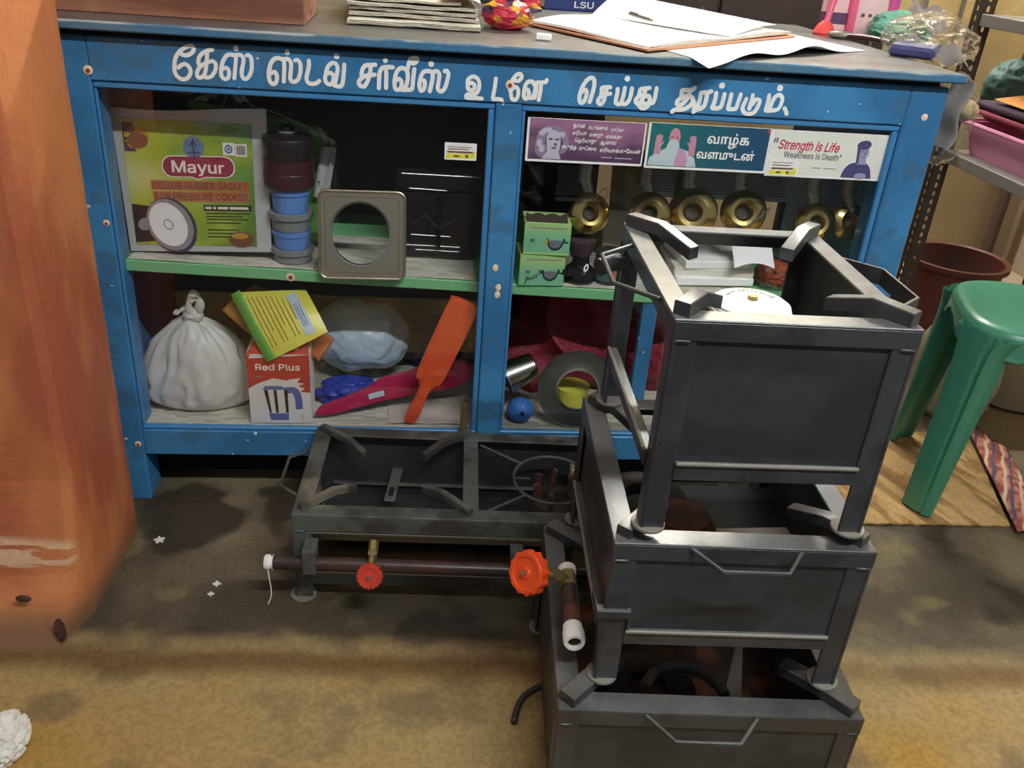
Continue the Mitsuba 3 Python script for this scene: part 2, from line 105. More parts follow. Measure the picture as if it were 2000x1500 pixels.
    'l4a': [[[(194,-11),(203,-4),(230,-3),(237,4),(236,12),(227,16),(224,5),(219,1),(204,0),(197,3),(194,14),(201,20),(201,36),(238,36),(238,30),(226,30),(226,23),(242,17),(245,11),(243,-2),(232,-9),(204,-11),(202,-20),(194,-20)],[(202,13),(206,6),(213,6),(217,9),(218,16),(204,15)],[(208,23),(218,22),(218,30),(208,30)]],[[(137,-11),(146,-4),(173,-3),(180,4),(179,12),(170,16),(167,5),(162,1),(147,0),(140,3),(137,14),(144,20),(144,36),(181,36),(181,30),(169,30),(169,23),(185,17),(188,11),(186,-2),(175,-9),(147,-11),(145,-20),(137,-20)],[(145,13),(149,6),(156,6),(160,9),(161,16),(147,15)],[(151,23),(161,22),(161,30),(151,30)]],[[(168,50),(171,53),(177,52),(177,44),(169,44)]],[[(85,29),(85,35),(122,35),(131,30),(132,20),(124,13),(115,13),(107,19),(106,29)],[(114,29),(117,19),(122,19),(124,26),(120,29)]],[[(59,0),(59,36),(67,36),(67,6),(99,6),(99,0)]],[[(3,10),(4,24),(12,33),(22,36),(53,36),(53,30),(43,30),(43,0),(35,0),(35,30),(18,29),(12,24),(12,21),(22,22),(28,17),(29,7),(24,0),(10,0)],[(10,14),(12,6),(18,5),(21,8),(21,13),(18,16),(13,16)]]],
    'l4b': [[[(238,10),(239,24),(245,32),(254,36),(266,36),(273,33),(279,26),(278,6),(292,6),(292,35),(300,35),(300,0),(269,0),(272,21),(269,27),(263,30),(252,29),(247,23),(247,21),(257,22),(263,17),(264,7),(260,1),(256,-1),(245,0)],[(245,14),(247,6),(253,5),(256,8),(256,13),(253,16),(248,16)]],[[(159,10),(159,20),(162,27),(167,32),(178,36),(191,36),(200,32),(208,36),(218,36),(226,32),(231,23),(231,12),(226,-1),(219,2),(223,12),(223,21),(216,30),(206,29),(213,16),(213,7),(208,0),(197,-1),(191,3),(189,16),(194,27),(189,30),(175,29),(168,23),(178,22),(184,17),(185,7),(180,0),(166,0)],[(197,9),(200,5),(205,8),(205,16),(202,23),(197,17)],[(166,11),(170,5),(177,8),(177,13),(174,16),(167,15)]],[[(117,37),(118,47),(128,54),(141,53),(148,47),(151,38),(151,0),(143,0),(143,36),(141,44),(136,48),(130,48),(125,43),(127,33),(119,33)]],[[(97,0),(97,36),(105,36),(105,6),(137,6),(137,0)]],[[(5,36),(13,36),(13,6),(26,6),(26,29),(30,35),(35,37),(84,34),(90,28),(90,20),(82,13),(73,13),(65,19),(64,29),(52,29),(54,11),(48,2),(42,0),(5,0)],[(72,24),(75,19),(82,21),(82,26),(78,29),(72,29)],[(35,27),(34,6),(41,6),(46,12),(45,27),(40,31),(37,31)]]],
    'l4c': [[[(488,10),(488,20),(491,27),(502,35),(520,36),(529,32),(539,36),(568,36),(568,30),(558,30),(558,0),(550,0),(549,30),(536,29),(541,20),(542,7),(534,-1),(526,-1),(520,3),(518,17),(523,27),(518,30),(504,29),(497,23),(507,22),(513,17),(514,7),(509,0),(495,0)],[(526,17),(528,5),(532,5),(534,9),(531,23)],[(495,14),(497,6),(503,5),(506,8),(506,13),(503,16),(498,16)]],[[(546,50),(549,53),(555,52),(555,44),(547,44)]],[[(418,10),(419,24),(425,32),(434,36),(446,36),(453,33),(459,26),(458,6),(472,6),(472,35),(480,35),(480,0),(449,0),(452,21),(449,27),(443,30),(432,29),(427,23),(427,21),(437,22),(443,17),(444,7),(440,1),(436,-1),(425,0)],[(425,11),(429,5),(436,8),(436,13),(433,16),(426,15)]],[[(369,32),(373,43),(382,51),(391,54),(408,52),(413,46),(413,38),(408,32),(394,32),(389,38),(387,46),(379,38),(377,22),(380,13),(388,7),(388,16),(393,22),(407,22),(412,15),(411,5),(401,-1),(390,-1),(380,3),(370,16)],[(397,48),(399,37),(404,38),(405,43),(403,47)],[(396,16),(397,5),(403,7),(404,13),(402,17)]],[[(278,14),(285,20),(285,36),(354,35),(360,33),(364,28),(364,20),(360,15),(347,13),(339,19),(338,29),(310,30),(310,22),(322,21),(329,14),(328,4),(321,-1),(310,0),(311,5),(320,6),(321,12),(319,15),(310,16),(308,4),(299,-1),(283,1),(278,7)],[(346,29),(349,19),(354,19),(356,26),(352,29)],[(286,12),(290,5),(299,6),(302,10),(302,16),(288,15)],[(302,29),(292,30),(292,22),(302,22)]],[[(221,14),(228,20),(228,36),(265,36),(265,30),(253,30),(253,22),(267,20),(272,14),(272,6),(267,0),(254,-1),(254,5),(263,6),(264,11),(262,15),(253,16),(253,9),(249,2),(242,-1),(231,-1),(222,5)],[(235,23),(245,22),(245,30),(235,30)],[(229,9),(233,5),(240,5),(244,8),(245,16),(231,15)]],[[(252,50),(255,53),(261,52),(261,44),(253,44)]],[[(180,0),(180,36),(217,36),(217,30),(207,30),(207,0),(199,0),(198,30),(188,30),(188,0)]],[[(116,7),(116,36),(124,36),(124,9),(128,5),(134,7),(134,36),(142,36),(143,6),(162,6),(162,36),(170,36),(170,0),(133,1),(123,-1)]],[[(55,0),(55,36),(72,36),(73,47),(80,53),(93,54),(98,52),(103,47),(106,38),(106,0),(98,0),(98,37),(96,44),(90,48),(83,47),(80,43),(81,36),(92,36),(92,30),(82,30),(82,0),(69,-13),(63,-10),(74,2),(73,30),(63,30),(63,0)]],[[(3,7),(4,16),(10,20),(10,36),(47,36),(47,30),(35,29),(35,22),(47,22),(47,16),(35,16),(34,6),(28,0),(13,-1)],[(17,23),(27,22),(27,30),(17,30)],[(11,12),(15,5),(24,6),(27,10),(27,16),(13,15)]]],
}

# ------------------------------------------------------------------ helpers: names
def numbered(name):
    n = used.get(name, 0); used[name] = n + 1
    return name if n == 0 else '%s_%03d' % (name, n)

def thing(name, label, cat, group=None):
    key = numbered(name)
    labels[key] = {'label': label, 'category': cat}
    if group: labels[key]['group'] = group
    return key

def obj(name, mesh, m, parent=None, label=None, smooth=35, kind=None, **kw):
    key = numbered(parent + '__' + name if parent else name)
    scene[key] = mikit.ply(mesh, 'm_' + m, smooth, **kw)
    if label or kind:
        labels[key] = {}
        if label: labels[key]['label'] = label
        if kind: labels[key]['kind'] = kind
    return key

def single(name, mesh, m, label, cat, group=None, smooth=35, kind=None, **kw):
    key = thing(name, label, cat, group)
    scene[key] = mikit.ply(mesh, 'm_' + m, smooth, **kw)
    if kind: labels[key]['kind'] = kind
    return key

def struct(name, mesh, m, label=None, smooth=False, **kw):
    scene[name] = mikit.ply(mesh, 'm_' + m, smooth, **kw)
    used[name] = 1
    labels[name] = {'kind': 'structure'}
    if label: labels[name]['label'] = label
    return name

# ------------------------------------------------------------------ helpers: meshes
def tm(x):
    if isinstance(x, trimesh.Trimesh): return x
    m = x.to_mesh()
    return trimesh.Trimesh(np.array(m.vert_properties[:, :3], float), np.array(m.tri_verts), process=False)

def join(*ms):
    fl = []
    for m in ms: fl += m if isinstance(m, (list, tuple)) else [m]
    return trimesh.util.concatenate([tm(m) for m in fl])

def hull(pts):
    return tm(m3.Manifold.hull_points(np.asarray(pts, float)))

def rbox(x0, x1, y0, y1, z0, z1, b=0.0015):
    b = min(b, (x1 - x0) * .45, (y1 - y0) * .45, (z1 - z0) * .45)
    pts = []
    for x, sx in ((x0, 1), (x1, -1)):
        for y, sy in ((y0, 1), (y1, -1)):
            for z, sz in ((z0, 1), (z1, -1)):
                pts += [(x + sx * b, y + sy * b, z), (x + sx * b, y, z + sz * b), (x, y + sy * b, z + sz * b)]
    return hull(pts)

def basis(d):
    d = np.asarray(d, float); d = d / np.linalg.norm(d)
    a = np.array([0, 0, 1.0]) if abs(d[2]) < .9 else np.array([1.0, 0, 0])
    x = np.cross(a, d); x /= np.linalg.norm(x)
    return x, np.cross(d, x), d

def tube(path, r, n=10, cap=True, close=False):
    P = np.asarray(path, float); k = len(P)
    R = np.full(k, r, float) if np.isscalar(r) else np.asarray(r, float)
    tang = np.gradient(P, axis=0) if k > 2 else np.repeat((P[1] - P[0])[None], 2, 0)
    if close: tang = np.roll(P, -1, 0) - np.roll(P, 1, 0)
    tang /= np.linalg.norm(tang, axis=1, keepdims=True) + 1e-12
    x, y, _ = basis(tang[0]); ang = np.arange(n) * 2 * math.pi / n
    V = []
    for i in range(k):
        x = x - tang[i] * np.dot(x, tang[i]); x /= np.linalg.norm(x)
        y = np.cross(tang[i], x)
        V.append(P[i] + R[i] * (np.cos(ang)[:, None] * x + np.sin(ang)[:, None] * y))
    V = np.vstack(V); F = []
    for i in range(k if close else k - 1):
        i2 = (i + 1) % k
        for j in range(n):
            a, b, c, d = i * n + j, i * n + (j + 1) % n, i2 * n + (j + 1) % n, i2 * n + j
            F += [(a, b, c), (a, c, d)]
    if cap and not close:
        V = np.vstack([V, P[0], P[-1]])
        for j in range(n):
            F.append((k * n, (j + 1) % n, j)); F.append((k * n + 1, (k - 1) * n + j, (k - 1) * n + (j + 1) % n))
    return trimesh.Trimesh(V, np.array(F), process=False)

def cyl(p0, p1, r, n=24, r1=None):
    return tube([p0, p1], [r, r if r1 is None else r1], n)

def lathe(prof, n=40, closed=False):
    """revolve (r, z) pairs about z; pairs run bottom to top on the outside"""
    P = np.asarray(prof, float); k = len(P); ang = np.arange(n) * 2 * math.pi / n
    V = np.stack([np.outer(P[:, 0], np.cos(ang)), np.outer(P[:, 0], np.sin(ang)), np.repeat(P[:, 1:2], n, 1)], -1).reshape(-1, 3)
    F = []
    for i in range(k if closed else k - 1):
        i2 = (i + 1) % k
        for j in range(n):
            a, b, c, d = i * n + j, i * n + (j + 1) % n, i2 * n + (j + 1) % n, i2 * n + j
            F += [(a, b, c), (a, c, d)]
    m = trimesh.Trimesh(V, np.array(F), process=False)
    m.merge_vertices(); m.update_faces(m.nondegenerate_faces()); m.remove_unreferenced_vertices()
    return m

def xf(m, M):
    m = tm(m).copy(); m.apply_transform(np.asarray(M, float)); return m

def rot(ax, deg, at=(0, 0, 0)):
    return trimesh.transformations.rotation_matrix(math.radians(deg), ax, at)

def move(x, y, z):
    return trimesh.transformations.translation_matrix((x, y, z))

def place(m, x, y, z, rz=0, rx=0, ry=0):
    return xf(m, move(x, y, z) @ rot((0, 0, 1), rz) @ rot((1, 0, 0), rx) @ rot((0, 1, 0), ry))

def frame(o, u, v):
    """matrix taking (a, b, c) to o + a*u + b*v + c*(u x v), u and v made unit and square"""
    u = np.asarray(u, float); u = u / np.linalg.norm(u); v = np.asarray(v, float)
    v = v - u * np.dot(u, v); v /= np.linalg.norm(v)
    M = np.eye(4); M[:3, 0], M[:3, 1], M[:3, 2], M[:3, 3] = u, v, np.cross(u, v), o
    return M

def ext(poly, h):
    gs = [g for g in getattr(poly, 'geoms', [poly]) if g.area > 1e-10]
    return join([trimesh.creation.extrude_polygon(g, h, engine='earcut') for g in gs])

def flat(poly, M, h=0.0004, lift=0.0):
    return xf(ext(poly, h), M @ move(0, 0, lift))

def rrect(x0, y0, x1, y1, r):
    return sbox(x0 + r, y0 + r, x1 - r, y1 - r).buffer(r, 6)

def ell(cx, cy, rx, ry, a=0, n=10):
    return affinity.translate(affinity.rotate(affinity.scale(Point(0, 0).buffer(1, n), rx, ry), a), cx, cy)

def spline(pts, k=5):
    P = np.asarray(pts, float)
    if len(P) < 3: return P
    Q = np.vstack([2 * P[0] - P[1], P, 2 * P[-1] - P[-2]]); out = []
    for i in range(1, len(Q) - 2):
        for t in np.arange(k) / k:
            a, b, c, d = Q[i - 1], Q[i], Q[i + 1], Q[i + 2]
            out.append(.5 * (2 * b + (c - a) * t + (2 * a - 5 * b + 4 * c - d) * t * t + (3 * b - a - 3 * c + d) * t ** 3))
    out.append(P[-1]); return np.array(out)

def grid(fn, nu, nv):
    """surface from fn(u, v) arrays in [0, 1] -> (.., 3)"""
    u, v = np.meshgrid(np.linspace(0, 1, nu), np.linspace(0, 1, nv), indexing='ij')
    V = fn(u, v).reshape(-1, 3); i = np.arange(nu * nv).reshape(nu, nv)
    F = np.stack([i[:-1, :-1], i[1:, :-1], i[1:, 1:], i[:-1, 1:]], -1).reshape(-1, 4)
    return trimesh.Trimesh(V, np.vstack([F[:, [0, 1, 2]], F[:, [0, 2, 3]]]), process=False)

def thick(fn, nu, nv, t):
    """closed sheet of thickness t around fn"""
    a = grid(fn, nu, nv); n = a.vertex_normals
    A, B = a.vertices + n * t / 2, a.vertices - n * t / 2
    N = len(A); i = np.arange(N).reshape(nu, nv)
    ring = np.concatenate([i[:, 0], i[-1, 1:], i[-2::-1, -1], i[0, -2:0:-1]])
    r2 = np.roll(ring, -1)
    S = np.vstack([np.stack([ring, ring + N, r2 + N], 1), np.stack([ring, r2 + N, r2], 1)])
    m = trimesh.Trimesh(np.vstack([A, B]), np.vstack([a.faces, a.faces[:, ::-1] + N, S]), process=False)
    return m

def blob(c, r, amp=.12, freq=3.0, seed=0, sub=4, ridge=True, flatz=None):
    m = trimesh.creation.icosphere(subdivisions=sub)
    v = m.vertices.copy()
    f = meshkit.fbm(v * freq + seed * 13.7 + 50, 4, seed)
    if ridge: f = 1 - np.abs(2 * f - 1) * 2
    else: f = 2 * f - 1
    v = v * (1 + amp * f[:, None]) * np.asarray(r) + np.asarray(c)
    if flatz is not None: v[:, 2] = np.maximum(v[:, 2], flatz)
    return trimesh.Trimesh(v, m.faces, process=False)

def text(s, h, M, bold=True, width=None, depth=.0004, lift=0.0, slant=0.0):
    m = meshkit.text_mesh(s, h, depth, bold)
    m.apply_translation((-m.bounds[0][0], 0, 0))
    if width: m.apply_scale((width / m.extents[0], 1, 1))
    if slant:
        v = m.vertices; m.vertices = np.stack([v[:, 0] + slant * v[:, 1], v[:, 1], v[:, 2]], 1)
    return xf(m, M @ move(0, 0, lift))

def tamil(key, x, y, w, h, M, lift, depth=.0004):
    """w = width of the word, h scales glyph units (64 per em)"""
    polys = [Polygon(r[0], r[1:]).buffer(0) for r in TAMIL[key]]
    g = union_all(polys); x0, y0, x1, y1 = g.bounds
    sx = w / (x1 - x0)
    g = affinity.affine_transform(g, [sx, 0, 0, h / 64.0, x - x0 * sx, y])
    return flat(g, M, depth, lift)

# ------------------------------------------------------------------ helpers: materials
def lin(c):
    c = np.asarray(c, float) / 255.0
    return np.where(c < .04045, c / 12.92, ((c + .055) / 1.055) ** 2.4).tolist()

def rgb(c): return {'type': 'rgb', 'value': lin(c)}

def mat(key, c, rough=.5, metal=0.0, spec=.5, **kw):
    """c: sRGB 0..255 triple or a texture dict"""
    d = {'type': 'principled', 'base_color': c if isinstance(c, dict) else rgb(c), 'roughness': rough, 'metallic': metal, 'specular': spec}
    d.update(kw)
    scene['m_' + key] = {'type': 'twosided', 'bsdf': d}
    return key

N, FB, SS, MX = mikit.noise, mikit.fbm, mikit.smoothstep, mikit.mix

def stained(key, base, spots, scale=8.0, lo=.5, hi=.7, rough=.5, fine=60.0, fineamt=.12, **kw):
    a, b = lin(base), lin(spots)
    def fn(p, n, uv):
        t = SS(lo, hi, FB(p.x * scale, p.y * scale, p.z * scale, 4))
        g = 1 + fineamt * (N(p.x * fine, p.y * fine, p.z * fine) - .5) * 2
        return MX(a, b, t) * g
    return mat(key, mikit.proc(fn), rough, **kw)
# ------------------------------------------------------------------ materials
def f_floor(p, n, uv):
    big = FB(p.x * 3.1 + 4, p.y * 3.1, 0.3, 4); med = FB(p.x * 11, p.y * 11, 7.1, 4); fine = N(p.x * 170, p.y * 170, 3)
    edge = p.y + 0.045 * p.x + 0.40 + 0.03 * (med - .5)
    inside = SS(-0.03, 0.03, edge)
    front = MX(lin((164, 138, 92)), lin((172, 130, 56)), SS(.42, .68, FB(p.x * 2.2 + 9, p.y * 2.6, 1.7, 3)))
    front = MX(front, lin((122, 102, 74)), SS(.48, .68, med) * .75)
    front = MX(front, lin((110, 86, 58)), SS(.55, .75, FB(p.x * 5 + 7, p.y * 5, 6.3, 4)) * .6)
    lip = SS(-.09, -.04, edge) * (1 - SS(-.03, 0.0, edge))
    front = MX(front, lin((112, 84, 52)), lip * (.45 + .5 * SS(.35, .6, big)))
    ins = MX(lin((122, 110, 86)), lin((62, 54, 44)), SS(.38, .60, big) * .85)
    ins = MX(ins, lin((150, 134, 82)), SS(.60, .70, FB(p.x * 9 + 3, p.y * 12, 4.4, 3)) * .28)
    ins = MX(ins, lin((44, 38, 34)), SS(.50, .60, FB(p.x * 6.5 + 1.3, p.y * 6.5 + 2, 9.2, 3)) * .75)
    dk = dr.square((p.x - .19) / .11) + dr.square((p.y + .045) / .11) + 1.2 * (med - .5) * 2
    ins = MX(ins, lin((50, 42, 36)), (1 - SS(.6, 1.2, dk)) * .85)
    ins = MX(ins, lin((168, 148, 126)), SS(2.0, 2.7, p.x + .8 * p.y))
    return MX(front, ins, inside) * (.86 + .28 * fine)
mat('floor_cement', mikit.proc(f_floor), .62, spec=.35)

def f_pillar(p, n, uv):
    s = FB(p.x * 7, p.y * 7, p.z * 2.2, 4); g = N(p.x * 140, p.y * 140, p.z * 140)
    c = MX(lin((206, 128, 80)), lin((174, 92, 64)), SS(.40, .66, s))
    c = MX(c, lin((122, 92, 68)), (1 - SS(0.0, .075, p.z + .07 * (s - .5))) * .9)
    w = FB(p.x * 16, p.y * 16 + 3, p.z * 80 + 6 * p.x, 4)
    box = SS(.115, .13, p.z) * (1 - SS(.165, .185, p.z + .12 * (p.x - .02))) * (1 - SS(.085, .1, p.x)) * SS(-.02, .02, n.y * -1 - .3)
    c = MX(c, lin((226, 186, 152)), box * SS(.42, .52, w) * .85)
    return c * (.93 + .14 * g)
mat('orange_plaster', mikit.proc(f_pillar), .55, spec=.4)

def f_blue(p, n, uv):
    s = FB(p.x * 5, p.y * 5, p.z * 5, 4); g = N(p.x * 210, p.y * 210, p.z * 210)
    c = MX(lin((66, 132, 180)), lin((52, 110, 156)), SS(.35, .65, s))
    c = MX(c, lin((70, 104, 128)), SS(.58, .70, FB(p.x * 17, p.y * 9 + 5, p.z * 17, 4)) * .55)
    chip = SS(.885, .90, FB(p.x * 60, p.y * 60 + 9, p.z * 60, 2))
    return MX(c, lin((214, 216, 210)), chip) * (.95 + .1 * g)
mat('blue_paint', mikit.proc(f_blue), .38, spec=.45)

def f_top(p, n, uv):
    s = FB(p.x * 4, p.y * 16, p.z * 4, 4); g = N(p.x * 160, p.y * 160, p.z * 160)
    blue = MX(lin((66, 114, 150)), lin((92, 122, 138)), SS(.4, .65, s))
    topc = MX(lin((84, 86, 87)), lin((68, 64, 60)), SS(.45, .7, s))
    wear = SS(-.021, -.004, p.y + .012 * (FB(p.x * 30, p.y * 30, 2, 3) - .5))
    up_ = SS(.6, .9, n.z)
    edge = (1 - up_) * SS(.9415, .9445, p.z - .0035 * (FB(p.x * 26, 3.3, 1, 3) - .5)) * SS(.45, .6, FB(p.x * 9, 1.2, 5, 3))
    return MX(MX(blue, topc, up_ * (.35 + .65 * wear)), lin((196, 196, 188)), edge * .8) * (.94 + .12 * g)
mat('counter_paint', mikit.proc(f_top), .33, spec=.5)

mat('shelf_green', (122, 190, 132), .45)
mat('dark_wood', (30, 23, 21), .7)
mat('inner_brown', (74, 58, 50), .7)
mat('bead_blue', (64, 128, 180), .4)
mat('sign_white', (238, 236, 230), .55)
mat('putty', (236, 206, 176), .8); mat('nail_rust', (150, 62, 34), .7)
scene['m_pane_glass'] = {'type': 'thindielectric', 'int_ior': 1.5}
scene['m_clear_film'] = {'type': 'thindielectric', 'int_ior': 1.45}

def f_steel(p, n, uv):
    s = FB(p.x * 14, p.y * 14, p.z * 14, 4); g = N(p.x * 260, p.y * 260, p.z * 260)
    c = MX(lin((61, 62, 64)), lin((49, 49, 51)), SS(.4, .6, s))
    dust_and_sheen = SS(.55, .95, n.z) * (.4 + .6 * SS(.34, .6, FB(p.x * 9, p.y * 9, 2.2, 3)))  # dust tint; upward faces also lightened to paint their sheen
    return MX(c, lin((150, 146, 140)), dust_and_sheen * .28) * (.9 + .2 * g)
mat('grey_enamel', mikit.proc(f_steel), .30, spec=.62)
def f_old(p, n, uv):
    s = FB(p.x * 18, p.y * 18, p.z * 18, 4); g = N(p.x * 230, p.y * 230, p.z * 230)
    c = MX(lin((84, 86, 82)), lin((60, 58, 54)), SS(.4, .6, s))
    return MX(c, lin((128, 116, 98)), SS(.6, .72, FB(p.x * 8, p.y * 8, p.z * 8 + 3, 3)) * .6) * (.86 + .28 * g)
mat('dusty_enamel', mikit.proc(f_old), .55, spec=.45)
stained('sheet_black', (54, 55, 57), (44, 45, 46), 12, .4, .6, .42)
stained('rusty_iron', (66, 46, 40), (110, 62, 46), 30, .45, .65, .8)
stained('pipe_brown', (66, 46, 44), (46, 36, 36), 20, .4, .6, .35)
mat('burner_plate', (170, 162, 150), .7)
mat('cast_iron', (48, 44, 42), .7)
mat('foot_steel', (138, 132, 122), .5, .3)
mat('weld', (150, 150, 150), .3, .5)
mat('knob_orange', (240, 84, 34), .35); mat('knob_red', (206, 66, 48), .4)
mat('brass', (214, 190, 122), .2, 1.0); mat('brass_dull', (150, 132, 86), .45, .7)
mat('tape_white', (236, 232, 222), .7); mat('steel', (190, 188, 182), .22, 1.0); mat('steel_dull', (150, 148, 142), .38, .9)
mat('void_black', (14, 13, 13), .8)
mat('ceramic_cap', (240, 240, 230), .45)
mat('dull_beige', (126, 114, 92), .7)

def f_wall(p, n, uv):
    s = FB(p.x * 3, p.y * 3, p.z * 3, 4); g = N(p.x * 120, p.y * 120, p.z * 120)
    c = MX(lin((222, 204, 150)), lin((202, 180, 128)), SS(.35, .65, s))
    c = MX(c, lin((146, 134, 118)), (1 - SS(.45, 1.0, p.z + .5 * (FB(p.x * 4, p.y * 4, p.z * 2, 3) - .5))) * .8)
    return c * (.94 + .12 * g)
mat('yellow_wall', mikit.proc(f_wall), .8)
mat('asphalt', (58, 56, 54), .9)
mat('ceiling_white', (214, 210, 198), .9)

def f_crate(p, n, uv):
    ring = FB(p.x * 3 + 2, p.y * 20, p.z * 34, 4); g = N(p.x * 30, p.y * 30, p.z * 260)
    c = MX(lin((150, 104, 80)), lin((112, 70, 52)), SS(.38, .64, ring))
    return MX(c, lin((176, 132, 104)), SS(.6, .75, FB(p.x * 10, p.y * 10, p.z * 10, 3)) * .5) * (.9 + .2 * g)
mat('crate_wood', mikit.proc(f_crate), .65)
def f_news(p, n, uv):
    g = FB(p.x * 60, p.y * 60, p.z * 420, 3)
    lines = SS(.5, .62, N(p.x * 34, p.y * 250, 1)) * SS(.6, .9, n.z)
    c = MX(lin((204, 200, 184)), lin((172, 166, 148)), SS(.4, .62, g) * (1 - .75 * SS(.6, .9, n.z)))
    return MX(c, lin((126, 122, 116)), lines * .38)
mat('newsprint', mikit.proc(f_news), .85)
mat('page_white', (246, 246, 242), .7); mat('page_edge', (222, 216, 204), .8); mat('cover_brown', (190, 132, 98), .6)
def f_straw(p, n, uv):
    a = p.x * .94 + p.y * .34; b = p.y * .94 - p.x * .34
    st = FB(a * 9, b * 3.2, 1, 3); g = N(p.x * 150, p.y * 150, p.z * 150)
    c = MX(lin((176, 142, 92)), lin((138, 104, 62)), SS(.45, .65, FB(a * 40, b * 9, 2, 3)))
    return MX(c, lin((120, 88, 52)), SS(.58, .68, FB(a * 22, b * 3.0, 5, 3)) * .75) * (.85 + .3 * g)
mat('straw', mikit.proc(f_straw), .95)
def f_rug(p, n, uv):
    t = p.x * .86 - p.y * .5 + .02 * (FB(p.x * 20, p.y * 20, 1, 2) - .5)
    k = N(p.x * 60, p.y * 60, 2); st = t * 26 - dr.floor(t * 26)
    c = MX(lin((196, 128, 104)), lin((150, 78, 66)), SS(.3, .7, k))
    c = MX(c, lin((214, 186, 160)), SS(.35, .45, st) * (1 - SS(.55, .65, st)))
    return MX(c, lin((92, 84, 104)), SS(.75, .85, st))
mat('rug_weave', mikit.proc(f_rug), .95)
mat('stool_green', (66, 128, 102), .3, spec=.5)

# ------------------------------------------------------------------ the room
def floor_fn(u, v):
    x, y = -1.3 + 4.5 * u, -1.15 + 2.95 * v
    e = y + .045 * x + .40
    s = np.clip((e + .03) / .05, 0, 1); s = s * s * (3 - 2 * s)
    P = np.stack([x * 9, y * 9, 0 * x], -1)
    return np.stack([x, y, -.010 + .010 * s - .002 * np.abs(2 * meshkit.fbm(P, 3) - 1) * (1 - s)], -1)
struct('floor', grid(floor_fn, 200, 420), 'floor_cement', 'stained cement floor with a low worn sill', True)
struct('ground_street', rbox(-6, 7, -9, -1.15, -.05, -.012), 'asphalt')
struct('wall_back', rbox(-1.3, 3.3, 1.75, 1.87, 0, 2.75), 'yellow_wall')
struct('wall_right', rbox(3.1, 3.22, -.42, 1.75, 0, 2.75), 'yellow_wall')
struct('wall_left', rbox(-1.32, -1.2, -.42, 1.75, 0, 2.75), 'yellow_wall')
struct('ceiling', rbox(-1.3, 3.3, -.42, 1.87, 2.75, 2.85), 'ceiling_white')

def loft(levels):
    k = len(levels[0][1]); V = np.array([(x, y, z) for z, pts in levels for x, y in pts]); F = []
    for i in range(len(levels) - 1):
        for j in range(k):
            a, b, c, d = i * k + j, i * k + (j + 1) % k, (i + 1) * k + (j + 1) % k, (i + 1) * k + j
            F += [(a, b, c), (a, c, d)]
    top = (len(levels) - 1) * k
    for j in range(1, k - 1): F += [(0, j + 1, j), (top, top + j, top + j + 1)]
    return trimesh.Trimesh(V, np.array(F), process=False)
LV = [(-.01, -.016, -.085, .012, .0), (.04, -.008, -.06, .006, 0), (.11, -.004, -.03, .004, 0), (.28, 0, -.004, 0, 0), (1.2, .004, 0, 0, 0), (2.75, .004, 0, 0, 0)]
plv = []
for z, dx, dy, e, _ in LV:
    plv.append((z, [(-.62, -.05), (-.62, -.36 + dy), (.088 + dx * 1.2, -.337 + dy), (.102 + dx, -.325 + dy * .75), (.1085 + dx * .4, -.30 + dy * .5), (.1105 + e * .2, -.125), (.106, -.098), (.09, -.05)]))
pil = loft(plv).subdivide_to_size(.05, max_iter=12)
vv = pil.vertices.copy()
nz = (meshkit.fbm(vv * 14, 3, 3) - .5) * .008
vv[:, 1] -= nz * (vv[:, 1] < -.2); vv[:, 0] += nz * .5 * (vv[:, 0] > .05)
key = struct('wall_pillar', trimesh.Trimesh(vv, pil.faces, process=False), 'orange_plaster', 'orange painted plaster pillar with a pale scraped patch', 40)
obj('chipped_hole', join(blob((.020, -.402, .085), (.009, .0025, .005), .5, 4, 2, 3), blob((.074, -.4175, .030), (.006, .003, .016), .7, 4, 5, 3)), 'rusty_iron', 'wall_pillar', 'dark chipped holes')

# lamps (both outside the frame): back wall tube and an added front fill
for i, (a, b, pw, tint) in enumerate(TUBES):
    k = thing('tube_light', ['long fluorescent tube light on the back wall behind the counter', 'added unseen tube light behind the camera as front fill'][i], 'lamp')
    t = obj('tube', cyl(a, b, .019, 12), 'tape_white', k)
    scene[t]['emitter'] = {'type': 'area', 'radiance': {'type': 'rgb', 'value': [pw * c for c in tint]}}
    obj('fitting', rbox(a[0] - .03, b[0] + .03, a[1] - .03, a[1] + .03, a[2] + .021, a[2] + .07), 'ceiling_white', k)
    for xx in (a[0], b[0]):
        obj('hanger', cyl((xx, a[1], a[2] + .068), (xx, a[1], 2.76), .006, 8), 'steel_dull', k)

# ------------------------------------------------------------------ the blue counter cabinet
LI, M1, M2, RI, RO, LO = .1093, .7874, .8343, 1.5394, 1.6124, .045
ZT, ZR, ZB, ZBB = .9199, .8494, .1711, .113
DEP = .60
cab = thing('counter_cabinet', 'blue painted wooden shop counter with two glazed compartments and white painted Tamil lettering', 'cabinet')
obj('stile', rbox(LO, LI, 0, .075, 0, ZT, .003), 'blue_paint', cab)
obj('stile', rbox(RI, RO, 0, .075, 0, ZT, .003), 'blue_paint', cab)
obj('stile', rbox(M1, M2, 0, .035, ZBB, ZR - .0006, .002), 'blue_paint', cab)
tr = obj('top_rail', rbox(LI + .0004, RI - .0004, 0, .03, ZR, ZT, .002), 'blue_paint', cab)
obj('bottom_rail', rbox(LI + .0004, RI - .0004, 0, .03, ZBB, ZB, .002), 'blue_paint', cab)
obj('shadow_gap_strip', rbox(LO + .02, RO - .01, .02, .05, ZT - .002, .9312), 'dark_wood', cab)  # dark strip, shadow gap under the slab put into its colour
obj('countertop', rbox(LO - .03, 1.625, -.025, .80, .931, .946, .0025), 'counter_paint', cab)
